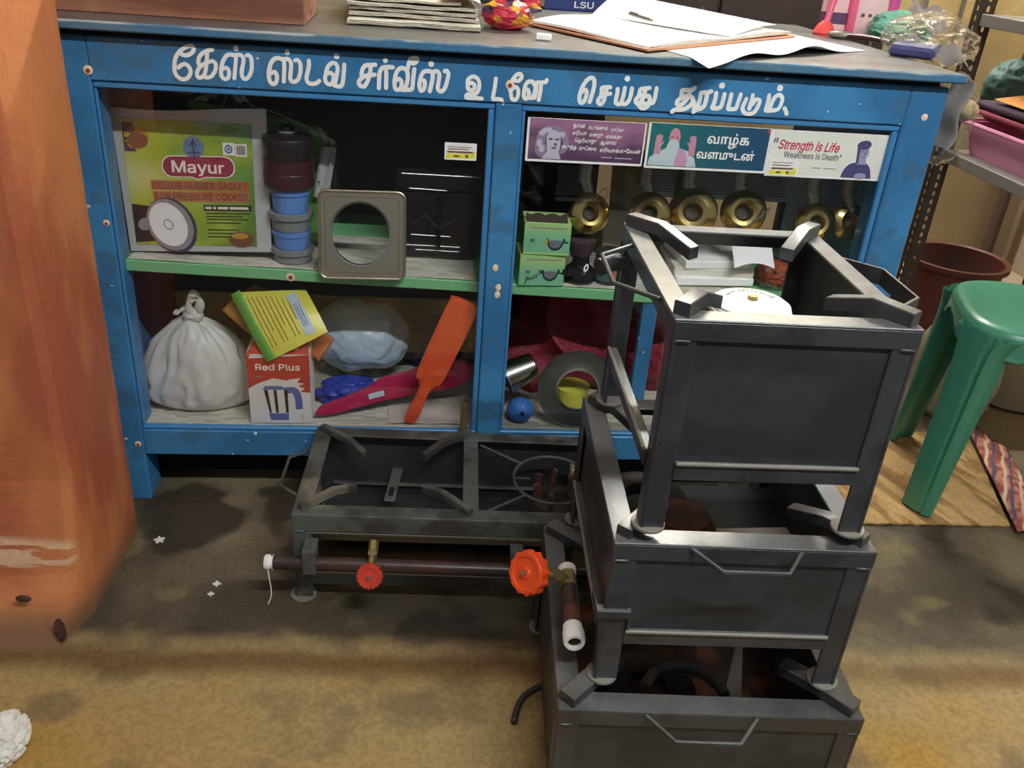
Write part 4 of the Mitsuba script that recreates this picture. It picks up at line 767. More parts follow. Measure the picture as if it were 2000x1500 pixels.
mat('tub_blue', (96, 140, 208), .35); mat('tub_grey', (128, 134, 136), .4); mat('cap_black', (34, 30, 32), .3); mat('body_maroon', (64, 32, 38), .35); mat('pot_brown', (52, 42, 40), .4)
def tub(prof, z, m, label, name='round_tub', cx=.412, cy=.098):
    k = thing(name, label, 'tub', 'tubs stacked beside the green packet')
    b, lid = prof
    obj('tub', place(lathe(b, 40), cx, cy, z), m, k)
    obj('rim', place(lathe(lid, 40, True), cx, cy, z), m, k)
zs = shz(.412) + .0022
tub(([(0, 0), (.032, 0), (.036, .004), (.0375, .030), (0, .030)], [(.0376, .020), (.0412, .020), (.0412, .030), (.0376, .030)]), zs, 'tub_grey', 'grey round tub, lowest of the stack beside the green packet')
tub(([(0, 0), (.032, 0), (.034, .003), (.036, .034), (0, .034)], [(.0361, .026), (.0378, .026), (.0378, .034), (.0361, .034)]), zs + .0304, 'tub_blue', 'lower blue tub between two grey tubs in the stack')
tub(([(0, 0), (.033, 0), (.036, .004), (.0385, .036), (0, .036)], [(.0386, .026), (.0425, .026), (.0425, .036), (.0386, .036)]), zs + .0648, 'tub_grey', 'grey round tub, middle of the stack, under the upper blue tub')
tub(([(0, 0), (.031, 0), (.033, .003), (.0355, .046), (0, .046)], [(.0356, .036), (.0378, .036), (.0378, .046), (.0356, .046)]), zs + .1012, 'tub_blue', 'upper blue tub under the black capped jar in the stack')
j = thing('round_jar', 'dark maroon jar with a black stepped lid on top of the stack of tubs', 'jar')
obj('body', place(lathe([(0, 0), (.043, 0), (.047, .005), (.0475, .028), (.0455, .031), (.0465, .034), (.046, .055), (0, .055)], 44), .412, .098, zs + .1478), 'body_maroon', j)
jl = obj('lid', place(lathe([(.0, .0), (.0435, .0), (.0445, .003), (.0445, .016), (.0465, .020), (.0465, .034), (.0445, .039), (.025, .044), (.0155, .046), (.013, .056), (.009, .060), (0, .061)], 44), .412, .098, zs + .2032), 'cap_black', j, 'black stepped lid')
obj('knob_ring', place(lathe([(.0125, .0468), (.0165, .0468), (.0165, .0495), (.0125, .0495)], 32, True), .412, .098, zs + .2032), 'tub_grey', jl)

mat('tray_steel', (176, 166, 146), .30, .85)
dp = thing('drip_plate', 'square steel drip plate with a big round hole, leaning on the shelf edge', 'plate')
DM = frame(np.array([.470, .0290, .500]), np.array([.163, .0, .002]), np.array([-.002, .033, .165]))
hole = ell(.0785, .086, .0545, .0585, 0, 24)
obj('plate', flat(rrect(0, 0, .164, .168, .014).difference(hole), DM, .0014, -.0022), 'tray_steel', dp)
ring = [(.0785 + .0545 * math.cos(a), .086 + .0585 * math.sin(a)) for a in np.arange(64) * math.pi / 32]
def swept(cx, cy, rx, ry, prof, n=64):
    """profile (outwards, lift) swept round an ellipse in the DM plane"""
    V = []
    for a in np.arange(n) * 2 * math.pi / n:
        for e, l in prof: V.append((cx + (rx + e) * math.cos(a), cy + (ry + e) * math.sin(a), l))
    k = len(prof); F = []
    for i in range(n):
        for q in range(k):
            q2 = (q + 1) % k; a, b, c, d = i * k + q, ((i + 1) % n) * k + q, ((i + 1) % n) * k + q2, i * k + q2
            F += [(a, b, c), (a, c, d)]
    return trimesh.Trimesh(np.array(V), np.array(F), process=False)
obj('hole_lip', xf(swept(.0785, .086, .0545, .0585, [(0, -.012), (.0006, -.012), (.0012, -.001), (.004, .0008), (.004, .0014), (0, .0006)]), DM), 'steel', dp, 'bright rolled lip of the hole')
obj('edge_roll', xf(tube([(*q, .0002) for q in list(rrect(.0015, .0015, .1625, .1665, .014).exterior.coords)[:-1]], .0028, 8, close=True), DM), 'tray_steel', dp)
obj('embossed_line', xf(tube([(*q, -.0004) for q in list(rrect(.012, .012, .152, .156, .012).exterior.coords)[:-1]], .0011, 6, close=True), DM), 'tray_steel', dp)

mat('gloss_black', (20, 20, 22), .12, spec=.6)
bs = thing('black_hob', 'black glossy gas hob stored on edge at the right of the upper left shelf', 'hob')
obj('body', place(rbox(0, .155, 0, .07, 0, .145, .006), .622, .15, shz(.63) + .002, 2), 'gloss_black', bs)
obj('top_plate', place(rbox(-.012, .165, -.01, .012, .145, .186, .004), .622, .15, shz(.63) + .002, 2), 'gloss_black', bs)
for i, (x0, x1, z) in enumerate(((.0, .155, .179), (.015, .09, .150), (.01, .12, .030), (.03, .12, .020), (.02, .10, .052))):
    obj('trim_line', place(cyl((x0, -.0105 if z > .14 else -.0008, z), (x1, -.0105 if z > .14 else -.0008, z - .003), .0009, 6), .622, .15, shz(.63) + .002, 2), 'steel', bs)
obj('pan_support', place(join(tube(spline([(.02, -.02, .08), (.05, -.022, .10), (.075, -.02, .075), (.11, -.022, .095)]), .004, 8), cyl((.075, -.02, .03), (.075, -.02, .13), .004, 8)), .622, .15, shz(.63) + .002, 2), 'gloss_black', bs)

st = thing('price_sticker', 'small white and yellow printed sticker on the left glass pane', 'sticker')
SM = FR @ move(.7, .7425, -.0153)
obj('paper', flat(rrect(.001, .0005, .059, .0315, .002), SM, .0004), 'ink_white', st)
mat('ink_yellow', (226, 220, 60), .5)
obj('print', flat(sbox(.004, .004, .056, .012).union(sbox(.051, .004, .0565, .017)), SM, .0002, .0005), 'ink_yellow', st, None, False)
obj('print', flat(union_all([sbox(.006, .0135, .052, .0165), sbox(.007, .0195, .045, .021), sbox(.006, .0235, .05, .0245), sbox(.018, .006, .028, .009), sbox(.039, .0055, .044, .0105)]), SM, .0002, .0008), 'ink_brown', st, None, False)

# ------------------------------------------------------------------ left compartment, bottom
BZ = ZB + .0005
mat('bag_white', (206, 204, 198), .42, spec_trans=0.0)
wb = thing('plastic_bag', 'full white plastic bag tied in a knot at the top, on the cabinet floor', 'bag')
ns, nt = 96, 60
prof = np.array([(.0, .0), (.070, .0), (.088, .010), (.096, .035), (.094, .075), (.083, .115), (.064, .150), (.040, .176), (.020, .190), (.012, .198)])
tp = spline(prof, 6); V, F = [], []
for i, (r, z) in enumerate(tp):
    f = i / len(tp)
    for k in range(ns):
        a = k * 2 * math.pi / ns
        w = meshkit.fbm(np.array([[math.cos(a) * 2.6 + 7, math.sin(a) * 2.6, z * 9 + 2]]), 4)[0]
        fold = (1 - abs(2 * w - 1) * 2.2) * .22 + .07 * math.sin(9 * a + 20 * z) * f ** 2
        rr = r * (1 + fold * min(1, z / .02)) * (1 + .05 * math.sin(2 * a + 1))
        V.append((.206 + rr * 1.0 * math.cos(a) - .012 * f, .128 + rr * .66 * math.sin(a), BZ + .001 + z * (1 + .03 * math.sin(3 * a))))
for i in range(len(tp) - 1):
    for k in range(ns):
        a, b, c, d = i * ns + k, i * ns + (k + 1) % ns, (i + 1) * ns + (k + 1) % ns, (i + 1) * ns + k
        F += [(a, b, c), (a, c, d)]
obj('bag', trimesh.Trimesh(np.array(V), np.array(F), process=False), 'bag_white', wb, None, True)
def ear(path, w):
    P_ = spline(path, 6)
    return tube(P_, [w * (.75 + .25 * math.sin(i * .5)) for i in range(len(P_))], 10)
obj('knot', join(ear([(.200, .124, .372), (.196, .116, .395), (.203, .112, .420), (.213, .114, .424), (.219, .118, .412), (.216, .122, .388), (.208, .126, .37)], .0095), ear([(.194, .128, .365), (.190, .122, .385), (.197, .116, .405), (.206, .118, .412), (.214, .122, .404), (.213, .124, .385), (.206, .126, .366)], .0085),
                 ear([(.196, .126, .385), (.184, .120, .388), (.172, .118, .380), (.166, .118, .384)], .007), blob((.200, .126, .372), (.018, .015, .014), .25, 3, 4, 3)), 'bag_white', wb, 'twisted knot with loops', True)

mat('carton_red', (186, 54, 44), .5); mat('carton_white', (222, 216, 208), .55); mat('carton_blue', (92, 104, 160), .5)
rp = thing('jug_carton', 'red and white carton reading Red Plus with a blue handled jug on the front', 'box')
CM = move(.319, .033, BZ + .0005) @ rot((0, 0, 1), 1.5)
cw, ch, cd = .124, .160, .085
obj('carton', xf(rbox(0, cw, 0, cd, 0, ch, .0008), CM), 'carton_white', rp)
obj('top_flap', xf(join(hull([(0, 0, ch), (cw, 0, ch), (.018, .026, ch + .022), (cw - .004, .026, ch + .022), (0, .001, ch), (cw, .001, ch), (.018, .027, ch + .022), (cw - .004, .027, ch + .022)])), CM), 'carton_red', rp, 'red sloping top flap')
CF = CM @ FR
red = Polygon([(0, .082), (.0, .1595), (cw, .1595), (cw, .073), (.104, .075), (.114, .083), (.100, .088), (.113, .094), (.098, .097), (.106, .107), (.082, .1035), (.077, .101), (.050, .106), (.020, .094)])
obj('print', flat(red, CF, .0003, .0002), 'carton_red', rp, 'red printed field', False)
obj('print', flat(Polygon([(.004, .150), (.009, .1595), (cw, .1595)]).buffer(0).union(sbox(.0, .1590, cw, .1597)), CF, .0002, .0004), 'carton_white', rp, None, False)
obj('lettering', text('Red Plus', .0135, CF @ move(.017, .1245, 0), True, .088, lift=.0006), 'ink_cream', rp, 'Red Plus lettering', False)
FL = CM @ frame((0, 0, ch), (1, 0, 0), (0, .026, .022))
obj('lettering', xf(text('Red Plus', .012, np.eye(4), True, .072, lift=.0), FL @ move(.102, .022, .0006) @ rot((0, 0, 1), 180)), 'ink_cream', rp, 'upside down Red Plus lettering on the flap', False)
obj('print', flat(union_all([Polygon([(.028, .080), (.078, .080), (.066, .088), (.034, .088)]), LineString(spline([(.074, .078), (.092, .078), (.099, .060), (.100, .034)])).buffer(.0072, cap_style=2), Polygon([(.042, .008), (.078, .008), (.078, .024), (.038, .024)])]), CF, .0003, .0006), 'carton_blue', rp, 'blue jug handle and lid', False)
obj('print', flat(union_all([Polygon([(.031, .079), (.038, .079), (.044, .026), (.040, .026)]), Polygon([(.050, .079), (.056, .079), (.058, .026), (.053, .026)]), Polygon([(.071, .079), (.078, .079), (.078, .026), (.073, .026)])]), CF, .0003, .0009), 'ink_dark', rp, None, False)
obj('print', flat(union_all([sbox(.104, .020, .107, .0215), sbox(.104, .016, .107, .0175), sbox(.104, .012, .107, .0135), sbox(.103, .008, .108, .0095), sbox(.012, .1085, .030, .1105)]), CF, .0002, .0006), 'ink_silver', rp, None, False)

mat('foil_yellow', (216, 210, 84), .3); mat('foil_green', (96, 160, 62), .3); mat('foil_gold', (170, 118, 46), .35); mat('foil_pale', (176, 196, 206), .4)
yp = thing('snack_packet', 'yellow and green packet with small print lying aslant on the Red Plus carton', 'packet')
YM = frame(np.array([.373, .031, .3235]), np.array([.105, .02, .052]), np.array([-.082, .045, .118]))
obj('packet', xf(thick(lambda u, v: np.stack([.122 * u, .148 * v * (1 - .36 * u), .006 * np.sin(math.pi * u) + .004 * np.sin(5 * v + 2 * u)], -1), 20, 20, .007), YM), 'foil_yellow', yp)
obj('green_edge', xf(thick(lambda u, v: np.stack([-.012 + .018 * u, .150 * v, .001 + .006 * np.sin(2.2 * u) + .004 * np.sin(5 * v)], -1), 6, 20, .0065), YM), 'foil_green', yp, 'green edge band')
def yz(x, y): return .006 * math.sin(math.pi * x / .122) + .004 * math.sin(5 * y / .148 + 2 * x / .122) + .0042
pl = []
for i in range(9):
    y = .128 - .0095 * i * .5 - .03 * (i > 5); x = .012 + .0085 * i
    pl.append(tube([(x, q, yz(x, q)) for q in np.linspace(.020 + .03 * (i % 3 == 2), .136 * (1 - .36 * x / .122), 10)], .0006, 4))
obj('small_print', xf(join(pl), YM), 'ink_brown', yp)
obj('label_panel', xf(thick(lambda u, v: np.stack([.082 + .020 * u, .012 + .088 * v, np.vectorize(yz)(.082 + .02 * u, (.012 + .088 * v) / (1 - .36 * (.082 + .02 * u) / .122))], -1), 6, 14, .0006), YM), 'foil_pale', yp, 'pale printed panel')
obj('small_print', xf(join(*[tube([(x, q, yz(x, q) + .0006) for q in np.linspace(.03, .08, 8)], .0006, 4) for x in (.087, .091, .096)]), YM), 'ink_blue', yp)
gp2 = single('snack_packet', xf(thick(lambda u, v: np.stack([.11 * u, .09 * v, .008 * np.sin(4 * u + 3 * v)], -1), 14, 14, .006), frame(np.array([.352, .043, .352]), np.array([-.075, .05, .036]), np.array([.06, .06, .05]))), 'foil_gold',
             'brownish gold packet tucked under the yellow and green packet', 'packet', None, True)
nt2 = single('snack_packet', xf(thick(lambda u, v: np.stack([.055 * u, .06 * v, .004 * np.sin(6 * u + 3 * v)], -1), 10, 10, .006), frame(np.array([.459, .075, .300]), np.array([.03, .01, .05]), np.array([-.02, .03, .05]))), 'ink_orange',
             'orange and white packet corner sticking out behind the Red Plus carton', 'packet', None, True)

mat('bag_pale', (176, 196, 212), .3, spec=.6); mat('bag_blue', (44, 62, 160), .3, spec=.6); mat('bag_navy', (34, 36, 72), .35)
bb = single('plastic_bag', blob((.532, .25, BZ + .105), (.094, .06, .078), .20, .9, 14, 5, ridge=True), 'bag_pale', 'pale blue plastic bag behind the Red Plus carton', 'bag', None, True)
single('plastic_bag', blob((.515, .140, BZ + .022), (.058, .038, .024), .35, 1.9, 12, 5, flatz=BZ + .001), 'bag_blue', 'bright blue crumpled plastic bag under the pale blue bag', 'bag', None, True)
single('plastic_bag', blob((.70, .33, BZ + .062), (.070, .05, .060), .2, 1.9, 15, 5, flatz=BZ + .001), 'bag_navy', 'dark navy plastic bag behind the crimson paddle', 'bag', None, True)

mat('plastic_crimson', (172, 32, 76), .35); mat('plastic_orange', (220, 84, 44), .35)
def paddle(o, u, v, outline, t, m, key, name='blade'):
    M_ = frame(np.array(o), np.array(u), np.array(v))
    poly = Polygon(spline(outline + [outline[0]], 5)).buffer(0)
    a = xf(ext(poly, t * .6), M_ @ move(0, 0, t * .2)); b = xf(ext(poly.buffer(-t * .22), t), M_)
    obj(name, join(a, b), m, key); return M_
cp = thing('paddle_brush', 'crimson plastic brush with a long handle lying on the cabinet floor', 'brush')
PM = paddle((.447, .058, BZ + .006), (.31, .085, .055), (-.05, .02, .12), [(0, .004), (.03, -.003), (.09, -.004), (.15, -.004), (.33, -.012), (.335, .040), (.17, .046), (.13, .036), (.085, .028), (.02, .020)], .012, 'plastic_crimson', cp, 'body')
obj('tag', flat(sbox(.118, .008, .152, .020), PM, .0005, .0125), 'foil_pale', cp, 'small pale tag', False)
op = thing('paddle_brush', 'orange plastic brush standing aslant against the mullion, handle down', 'brush')
PM = paddle((.645, .050, BZ + .004), (.118, .004, .30), (-.16, .0, .06), [(0, -.009), (.02, -.014), (.05, -.0125), (.085, -.0115), (.102, -.018), (.122, -.028), (.28, -.030), (.298, -.022), (.300, .024), (.28, .032), (.122, .030), (.102, .020), (.085, .0115), (.05, .011), (.02, .013), (0, .008)], .016, 'plastic_orange', op, 'body')
mat('paper_pale', (198, 186, 178), .8)
single('paper_sheet', thick(lambda u, v: np.stack([.60 + .16 * u, .040 + .09 * v, BZ + .0012 + .002 * np.sin(6 * u) ** 2], -1), 14, 8, .0008), 'paper_pale', 'pale paper sheet under the orange brush handle', 'paper', None, True)
# ------------------------------------------------------------------ posters on the right glass
mat('poster_purple', mikit.proc(lambda p, n, uv: MX(lin((158, 108, 140)), lin((84, 58, 84)), SS(.25, .75, .55 * FB(p.x * 22, 1, p.z * 30, 4) + .45 * ((.83 - p.z) / .08)))), .45)
mat('poster_teal', mikit.proc(lambda p, n, uv: MX(lin((34, 106, 108)), lin((36, 76, 108)), SS(1.1, 1.29, p.x))), .45)
mat('poster_white', (226, 226, 214), .45); mat('skin_pink', (196, 140, 158), .5); mat('robe_white', (190, 204, 208), .5); mat('shawl_pink', (196, 150, 178), .5)
mat('stone_light', (190, 180, 196), .5); mat('stone_mid', (140, 126, 150), .5); mat('stone_dark', (84, 68, 92), .5)
mat('navy_ink', (76, 74, 118), .5); mat('navy_pale', (150, 152, 180), .5); mat('ink_red', (190, 62, 84), .5); mat('ink_grey', (120, 120, 120), .5)
def poster(label, x, z, w, h, m, rz=0.0, border=True):
    k = thing('poster', label, 'poster')
    PM_ = FR @ move(x, z, -.0152) @ rot((0, 0, 1), rz)
    obj('paper', flat(rrect(0, 0, w, h, .002), PM_, .0004), 'ink_white', k, None, False)
    if border: obj('printed_field', flat(sbox(.0045, .0045, w - .003, h - .001), PM_, .0002, .0005), m, k, None, False)
    def lay(poly, mm, n=1, name='print', label_=None): return obj(name, flat(poly, PM_, .0002, .0005 + .0003 * n), mm, k, label_, False)
    return k, PM_, lay
k, PM_, lay = poster('purple printed poster with a stone bust and four lines of white Tamil words', .8475, .7475, .218, .0785, 'poster_purple')
lay(ell(.047, .040, .029, .026).union(ell(.032, .026, .016, .018)).union(ell(.064, .034, .014, .018)), 'stone_mid', 1)
lay(union_all([ell(.028 + .006 * i, .052 + .006 * math.sin(i), .006, .005) for i in range(7)] + [ell(.024, .034, .005, .007), ell(.029, .024, .005, .007)]), 'stone_light', 2)
lay(ell(.05, .036, .0155, .021, -6).union(Polygon([(.040, .020), (.060, .020), (.066, .006), (.030, .006)])), 'stone_light', 2)
lay(union_all([ell(.044, .042, .004, .0017, -8), ell(.056, .0415, .004, .0017, 6), ell(.051, .026, .0045, .0014), ell(.0535, .0325, .0022, .0030), Polygon([(.062, .05), (.067, .036), (.062, .018), (.063, .034)]), Polygon([(.036, .048), (.034, .034), (.040, .018), (.037, .034)])]), 'stone_dark', 3, 'print')
obj('lettering', join(tamil('l1a', .083, .0645, .022, .0098, PM_, .0011), tamil('l1b', .111, .0625, .035, .0098, PM_, .0011), tamil('l1c', .153, .0605, .023, .0098, PM_, .0011),
    tamil('l2a', .083, .0515, .026, .0098, PM_, .0011), tamil('l2b', .114, .0498, .025, .0098, PM_, .0011), tamil('l2c', .145, .0480, .029, .0098, PM_, .0011),
    tamil('l3a', .088, .0385, .040, .0098, PM_, .0011), tamil('l3b', .135, .0372, .030, .0098, PM_, .0011),
    tamil('l4a', .066, .0262, .027, .0098, PM_, .0011), tamil('l4b', .098, .0250, .032, .0098, PM_, .0011), tamil('l4c', .136, .0232, .076, .0098, PM_, .0011)), 'ink_white', k, 'white Tamil lettering', False)
lay(union_all([sbox(.140, .0125, .160, .0142), sbox(.165, .0122, .197, .0139)]), 'stone_light', 2)

k, PM_, lay = poster('teal printed poster with a bearded man in white raising both hands and white Tamil words', 1.0695, .7455, .232, .083, 'poster_teal')
lay(union_all([Polygon([(.006, .006), (.008, .020), (.022, .030), (.040, .040), (.060, .040), (.080, .034), (.092, .020), (.094, .006)])]), 'robe_white', 1)
lay(ell(.0505, .058, .0105, .017), 'skin_pink', 2)
lay(union_all([ell(.0495, .037, .0125, .018), Polygon([(.040, .052), (.041, .044), (.050, .047), (.060, .044), (.061, .052), (.061, .030), (.040, .030)])]), 'robe_white', 3)
lay(union_all([ell(.046, .0585, .002, .0012), ell(.055, .058, .002, .0012)]), 'ink_brown', 4)
lay(Polygon([(.058, .040), (.066, .039), (.076, .030), (.084, .006), (.056, .006)]), 'shawl_pink', 3)
for x, s in ((.021, 1), (.086, -1)):
    dx = 0 if s > 0 else .0
    lay(union_all([ell(x, .044, .006, .010, 8 * s)] + [LineString([(x + q, .048), (x + q * 1.2 + .001 * s, .062 - abs(q) * .5)]).buffer(.0015) for q in (-.004, -.0013, .0013, .004)] + [LineString([(x + .005 * s, .042), (x + .0088 * s, .049)]).buffer(.0016), Polygon([(x - .006, .04), (x + .006, .04), (x + .006, .026), (x - .006, .026)])]), 'skin_pink', 2)
lay(Polygon([(.006, .006), (.010, .022), (.020, .028), (.030, .024), (.026, .006)]).union(Polygon([(.078, .006), (.082, .022), (.092, .024), (.098, .006)])), 'robe_white', 4)
obj('lettering', join(tamil('vazhga', .112, .0505, .080, .0245, PM_, .0014), tamil('valamudan', .096, .0225, .110, .0225, PM_, .0014)), 'ink_white', k, 'white Tamil lettering', False)
lay(ell(.226, .078, .0035, .0035), 'ink_red', 2)

k, PM_, lay = poster('white printed poster reading Strength is Life, with a blue portrait of a turbaned man', 1.302, .7415, .226, .0865, 'poster_white')
obj('lettering', join(text('Strength is Life', .0165, PM_ @ move(.016, .0520, 0) @ rot((0, 0, 1), -1.0), True, .118, lift=.0008, slant=.18)), 'ink_red', k, 'red lettering', False)
obj('lettering', join(text('Weakness is Death\u201d', .0105, PM_ @ move(.030, .0365, 0) @ rot((0, 0, 1), -.8), True, .113, lift=.0008), text('\u201c', .02, PM_ @ move(.005, .051, 0), True, None, lift=.0008)), 'ink_grey', k, 'grey lettering', False)
lay(union_all([sbox(.090, .0185, .107, .0200), sbox(.113, .0182, .136, .0197)]), 'ink_grey')
lay(Polygon(spline([(.150, .004), (.152, .016), (.160, .028), (.172, .033), (.190, .034), (.202, .026), (.208, .012), (.210, .004)])), 'navy_ink', 1, 'print', 'blue portrait')
lay(union_all([ell(.184, .052, .0105, .0155), Polygon([(.177, .040), (.192, .040), (.194, .030), (.174, .030)])]), 'navy_pale', 2)
lay(union_all([ell(.182, .066, .0135, .0085, 8), Polygon([(.170, .066), (.174, .030), (.178, .032), (.1765, .058)])]), 'navy_ink', 3)
lay(union_all([ell(.181, .0545, .002, .001), ell(.189, .0545, .002, .001), ell(.186, .044, .0028, .001), ell(.187, .050, .0012, .0022)]), 'navy_ink', 3)
lay(ell(.188, .008, .012, .006), 'navy_pale', 2)
sk = thing('price_sticker', 'small white and yellow printed sticker on the lower left corner of the white poster', 'sticker')
SM = PM_ @ move(.005, .0015, .0016)
obj('paper', flat(rrect(0, 0, .058, .0315, .002), SM, .0003), 'ink_white', sk, None, False)
obj('print', flat(sbox(.003, .003, .053, .010).union(sbox(.049, .003, .0545, .016)), SM, .0002, .0004), 'ink_yellow', sk, None, False)
obj('print', flat(union_all([sbox(.006, .0125, .048, .0155), sbox(.007, .0195, .042, .021), sbox(.006, .0245, .046, .0255), sbox(.016, .005, .025, .008), sbox(.036, .0045, .041, .0095)]), SM, .0002, .0007), 'ink_brown', sk, None, False)

# ------------------------------------------------------------------ right compartment, upper shelf
ring_p = [(.011, -.008), (.018, -.013), (.029, -.015), (.037, -.010), (.0405, -.003), (.0405, .003), (.035, .009), (.024, .0145), (.0165, .013), (.0125, .006)]
hook = cyl((.90, .105, .742), (1.53, .105, .735), .004, 10)
mat('stem_steel', (168, 166, 160), .3, .6)
single('hanging_rod', hook, 'steel_dull', 'thin steel rod that the brass burners hang from, behind the posters', 'rod')
BL = ['brass gas burner above the green boxes, with a thin wire round its neck', 'second brass gas burner from the mullion, beside the cardboard sheet', 'large brass gas burner, third from the mullion, over the left corner of the top stove',
      'fourth brass gas burner from the mullion, with a metal pin across it', 'fifth brass gas burner from the mullion', 'brass gas burner nearest the right stile']
for i, (x, z, s, tilt) in enumerate(((.991, .634, 1.0, 4), (1.112, .640, 1.02, -14), (1.200, .646, 1.2, -18), (1.303, .650, 1.12, -14), (1.458, .634, .98, -10), (1.533, .636, .95, 8))):
    k = thing('brass_burner', BL[i], 'burner', 'brass burners hanging on the rod')
    BM = move(x, .085 if i < 5 else .099, z) @ rot((0, 0, 1), tilt) @ rot((1, 0, 0), 74)
    obj('ring', xf(lathe([(r * s, q * s) for r, q in ring_p], 48, True), BM), 'brass', k)
    obj('seat', xf(lathe([(0, -.016 * s), (.014 * s, -.016 * s), (.014 * s, -.006 * s), (0, -.006 * s)], 32), BM), 'cast_iron', k)
    x1 = x - .012; zt = .741 - .004
    obj('stem', join(tube([(x, .1, z + .020 * s), (x - .003, .104, z + .04), (x1, .1055, .700)], [.0095, .0105, .0115], 16), tube([(x1, .1055, .690), (x1 - .001, .1055, .7365)], [.0125, .0135], 16)), 'stem_steel', k)
    if i == 0:
        wp = [(x + .012, .088, z + .03), (x + .022, .082, z + .05), (x + .031, .082, z + .047), (x + .030, .083, z + .026), (x + .024, .078, z - .01), (x + .016, .078, z - .035)]
        obj('wire', tube(spline(wp), .0009, 6), 'nail_rust', k)
    if i == 3: obj('pin', cyl((x + .006, .058, z - .022), (x + .045, .062, z + .018), .0022, 8), 'steel', k)

mat('box_green', mikit.proc(lambda p, n, uv: MX(lin((126, 190, 148)), lin((166, 204, 128)), SS(.35, .8, dr.abs(((p.z - .4945) / .071) - dr.floor((p.z - .4945) / .071))))), .5)
mat('pan_grey', (112, 116, 124), .5); mat('pan_dark', (40, 48, 54), .5)
zb = shz(.90) + .002
for i, (x, z, rz, lb) in enumerate(((.856, zb, 2, 'lower green carton with a pan picture and a handwritten word'), (.860, zb + .0655, -2, 'upper green carton with a pan picture, stacked on the lower one'))):
    k = thing('pan_carton', lb, 'box', None)
    BM = move(x, .040, z) @ rot((0, 0, 1), rz)
    obj('carton', xf(rbox(0, .091, 0, .075, 0, .0645, .0008), BM), 'box_green', k)
    BF = BM @ FR
    obj('print', flat(union_all([ell(.062, .027, .0155, .0165).intersection(sbox(.04, 0, .09, .029)), sbox(.078, .026, .0875, .029), ell(.0785, .0315, .0024, .004), ell(.046, .030, .003, .004)]), BF, .0003, .0002), 'pan_dark', k, 'dark round pan picture', False)
    obj('print', flat(union_all([ell(.062, .0275, .0125, .0125).intersection(sbox(.04, 0, .09, .0285)), ell(.062, .0285, .0128, .003)]), BF, .0003, .0005), 'pan_grey', k, None, False)
    if i: obj('print', flat(sbox(.043, .0225, .047, .0325), BF, .0003, .0008), 'ink_gold', k, None, False)
    obj('lettering', join(text('SS', .005, BF @ move(.013, .0265, 0), True, None, lift=.0003)), 'ink_black', k, 'small black letters', False)
    obj('print', flat(union_all([LineString(spline([(.009, .024), (.012, .0222), (.016, .0228), (.024, .0222)])).buffer(.0005), sbox(.012, .0535, .083, .056)]), BF, .0002, .0003), 'ink_silver', k, None, False)
    if not i:
        sc = [[(.013, .004), (.0155, .018), (.019, .0185), (.0185, .013), (.015, .012)], [(.0205, .012), (.022, .0165), (.0245, .017)], [(.0265, .0135), (.0275, .019)], [(.0295, .015), (.0325, .024)], [(.0345, .017), (.0375, .026)], [(.0395, .034), (.042, .029), (.046, .034)], [(.042, .029), (.0425, .024)]]
        obj('lettering', flat(union_all([LineString(q).buffer(.0007) for q in sc]), BF, .0002, .001), 'ink_black', k, 'handwritten black word', False)
    else:
        obj('torn_flap', xf(thick(lambda u, v: np.stack([.004 + .08 * u, .004 + .03 * v, .0650 + .004 * v + .005 * np.abs(np.sin(9 * u + 2)) * v], -1), 20, 8, .0008), BM), 'inner_brown', k, 'torn brown top flap')

mat('bakelite', (26, 22, 24), .25); mat('bakelite_purple', (70, 52, 62), .35)
k = thing('gas_regulator', 'black plastic gas regulator between the green cartons and the glass jar', 'regulator')
RX, RY, RZ_ = .985, .085, shz(.985) + .002
obj('body', place(lathe([(0, 0), (.028, 0), (.033, .006), (.033, .020), (.026, .030), (.018, .038), (.016, .055), (0, .055)], 36), RX, RY, RZ_), 'bakelite', k)
obj('neck', place(lathe([(.0, .05), (.020, .05), (.026, .07), (.028, .085), (.020, .090), (0, .090)], 32), RX, RY + .01, RZ_), 'bakelite_purple', k, 'purplish upper cap')
obj('nozzle', join(cyl((RX - .004, RY - .026, RZ_ + .028), (RX - .035, RY - .040, RZ_ + .033), .008, 14), cyl((RX - .035, RY - .040, RZ_ + .033), (RX - .042, RY - .043, RZ_ + .034), .0055, 14)), 'bakelite', k)
obj('badge', xf(ext(ell(0, 0, .0045, .0085, -20).difference(ell(0, 0, .0018, .004, -20)), .001), move(RX + .006, RY - .033, RZ_ + .040) @ rot((1, 0, 0), 70)), 'ink_white', k, 'oval white badge')

scene['m_jar_glass'] = {'type': 'thindielectric', 'int_ior': 1.5}
mat('paste_teal', (66, 96, 92), .5); mat('label_rust', (172, 104, 72), .5); mat('lid_grey', (86, 84, 80), .35, .6)
k = thing('glass_jar', 'small jar with a grey metal lid and a teal label on the right shelf', 'jar')
jx, jy, jz = 1.045, .090, shz(1.045) + .002
obj('body', place(lathe([(0, 0), (.024, 0), (.028, .004), (.029, .046), (.025, .054), (0, .054)], 40), jx, jy, jz), 'cast_iron', k)
obj('label', place(lathe([(.0293, .010), (.0296, .012), (.0296, .042), (.0293, .044)], 40), jx, jy, jz), 'paste_teal', k, 'teal paper label')
obj('label_picture', xf(thick(lambda u, v: np.stack([.0300 * np.sin(.1 + .9 * u), -.0300 * np.cos(.1 + .9 * u), .014 + .018 * v], -1), 10, 4, .0006), move(jx, jy, jz)), 'label_rust', k)
obj('lid', place(lathe([(0, .054), (.0285, .054), (.0292, .056), (.0292, .066), (.027, .0685), (.025, .0675), (0, .0675)], 40), jx, jy, jz), 'lid_grey', k)

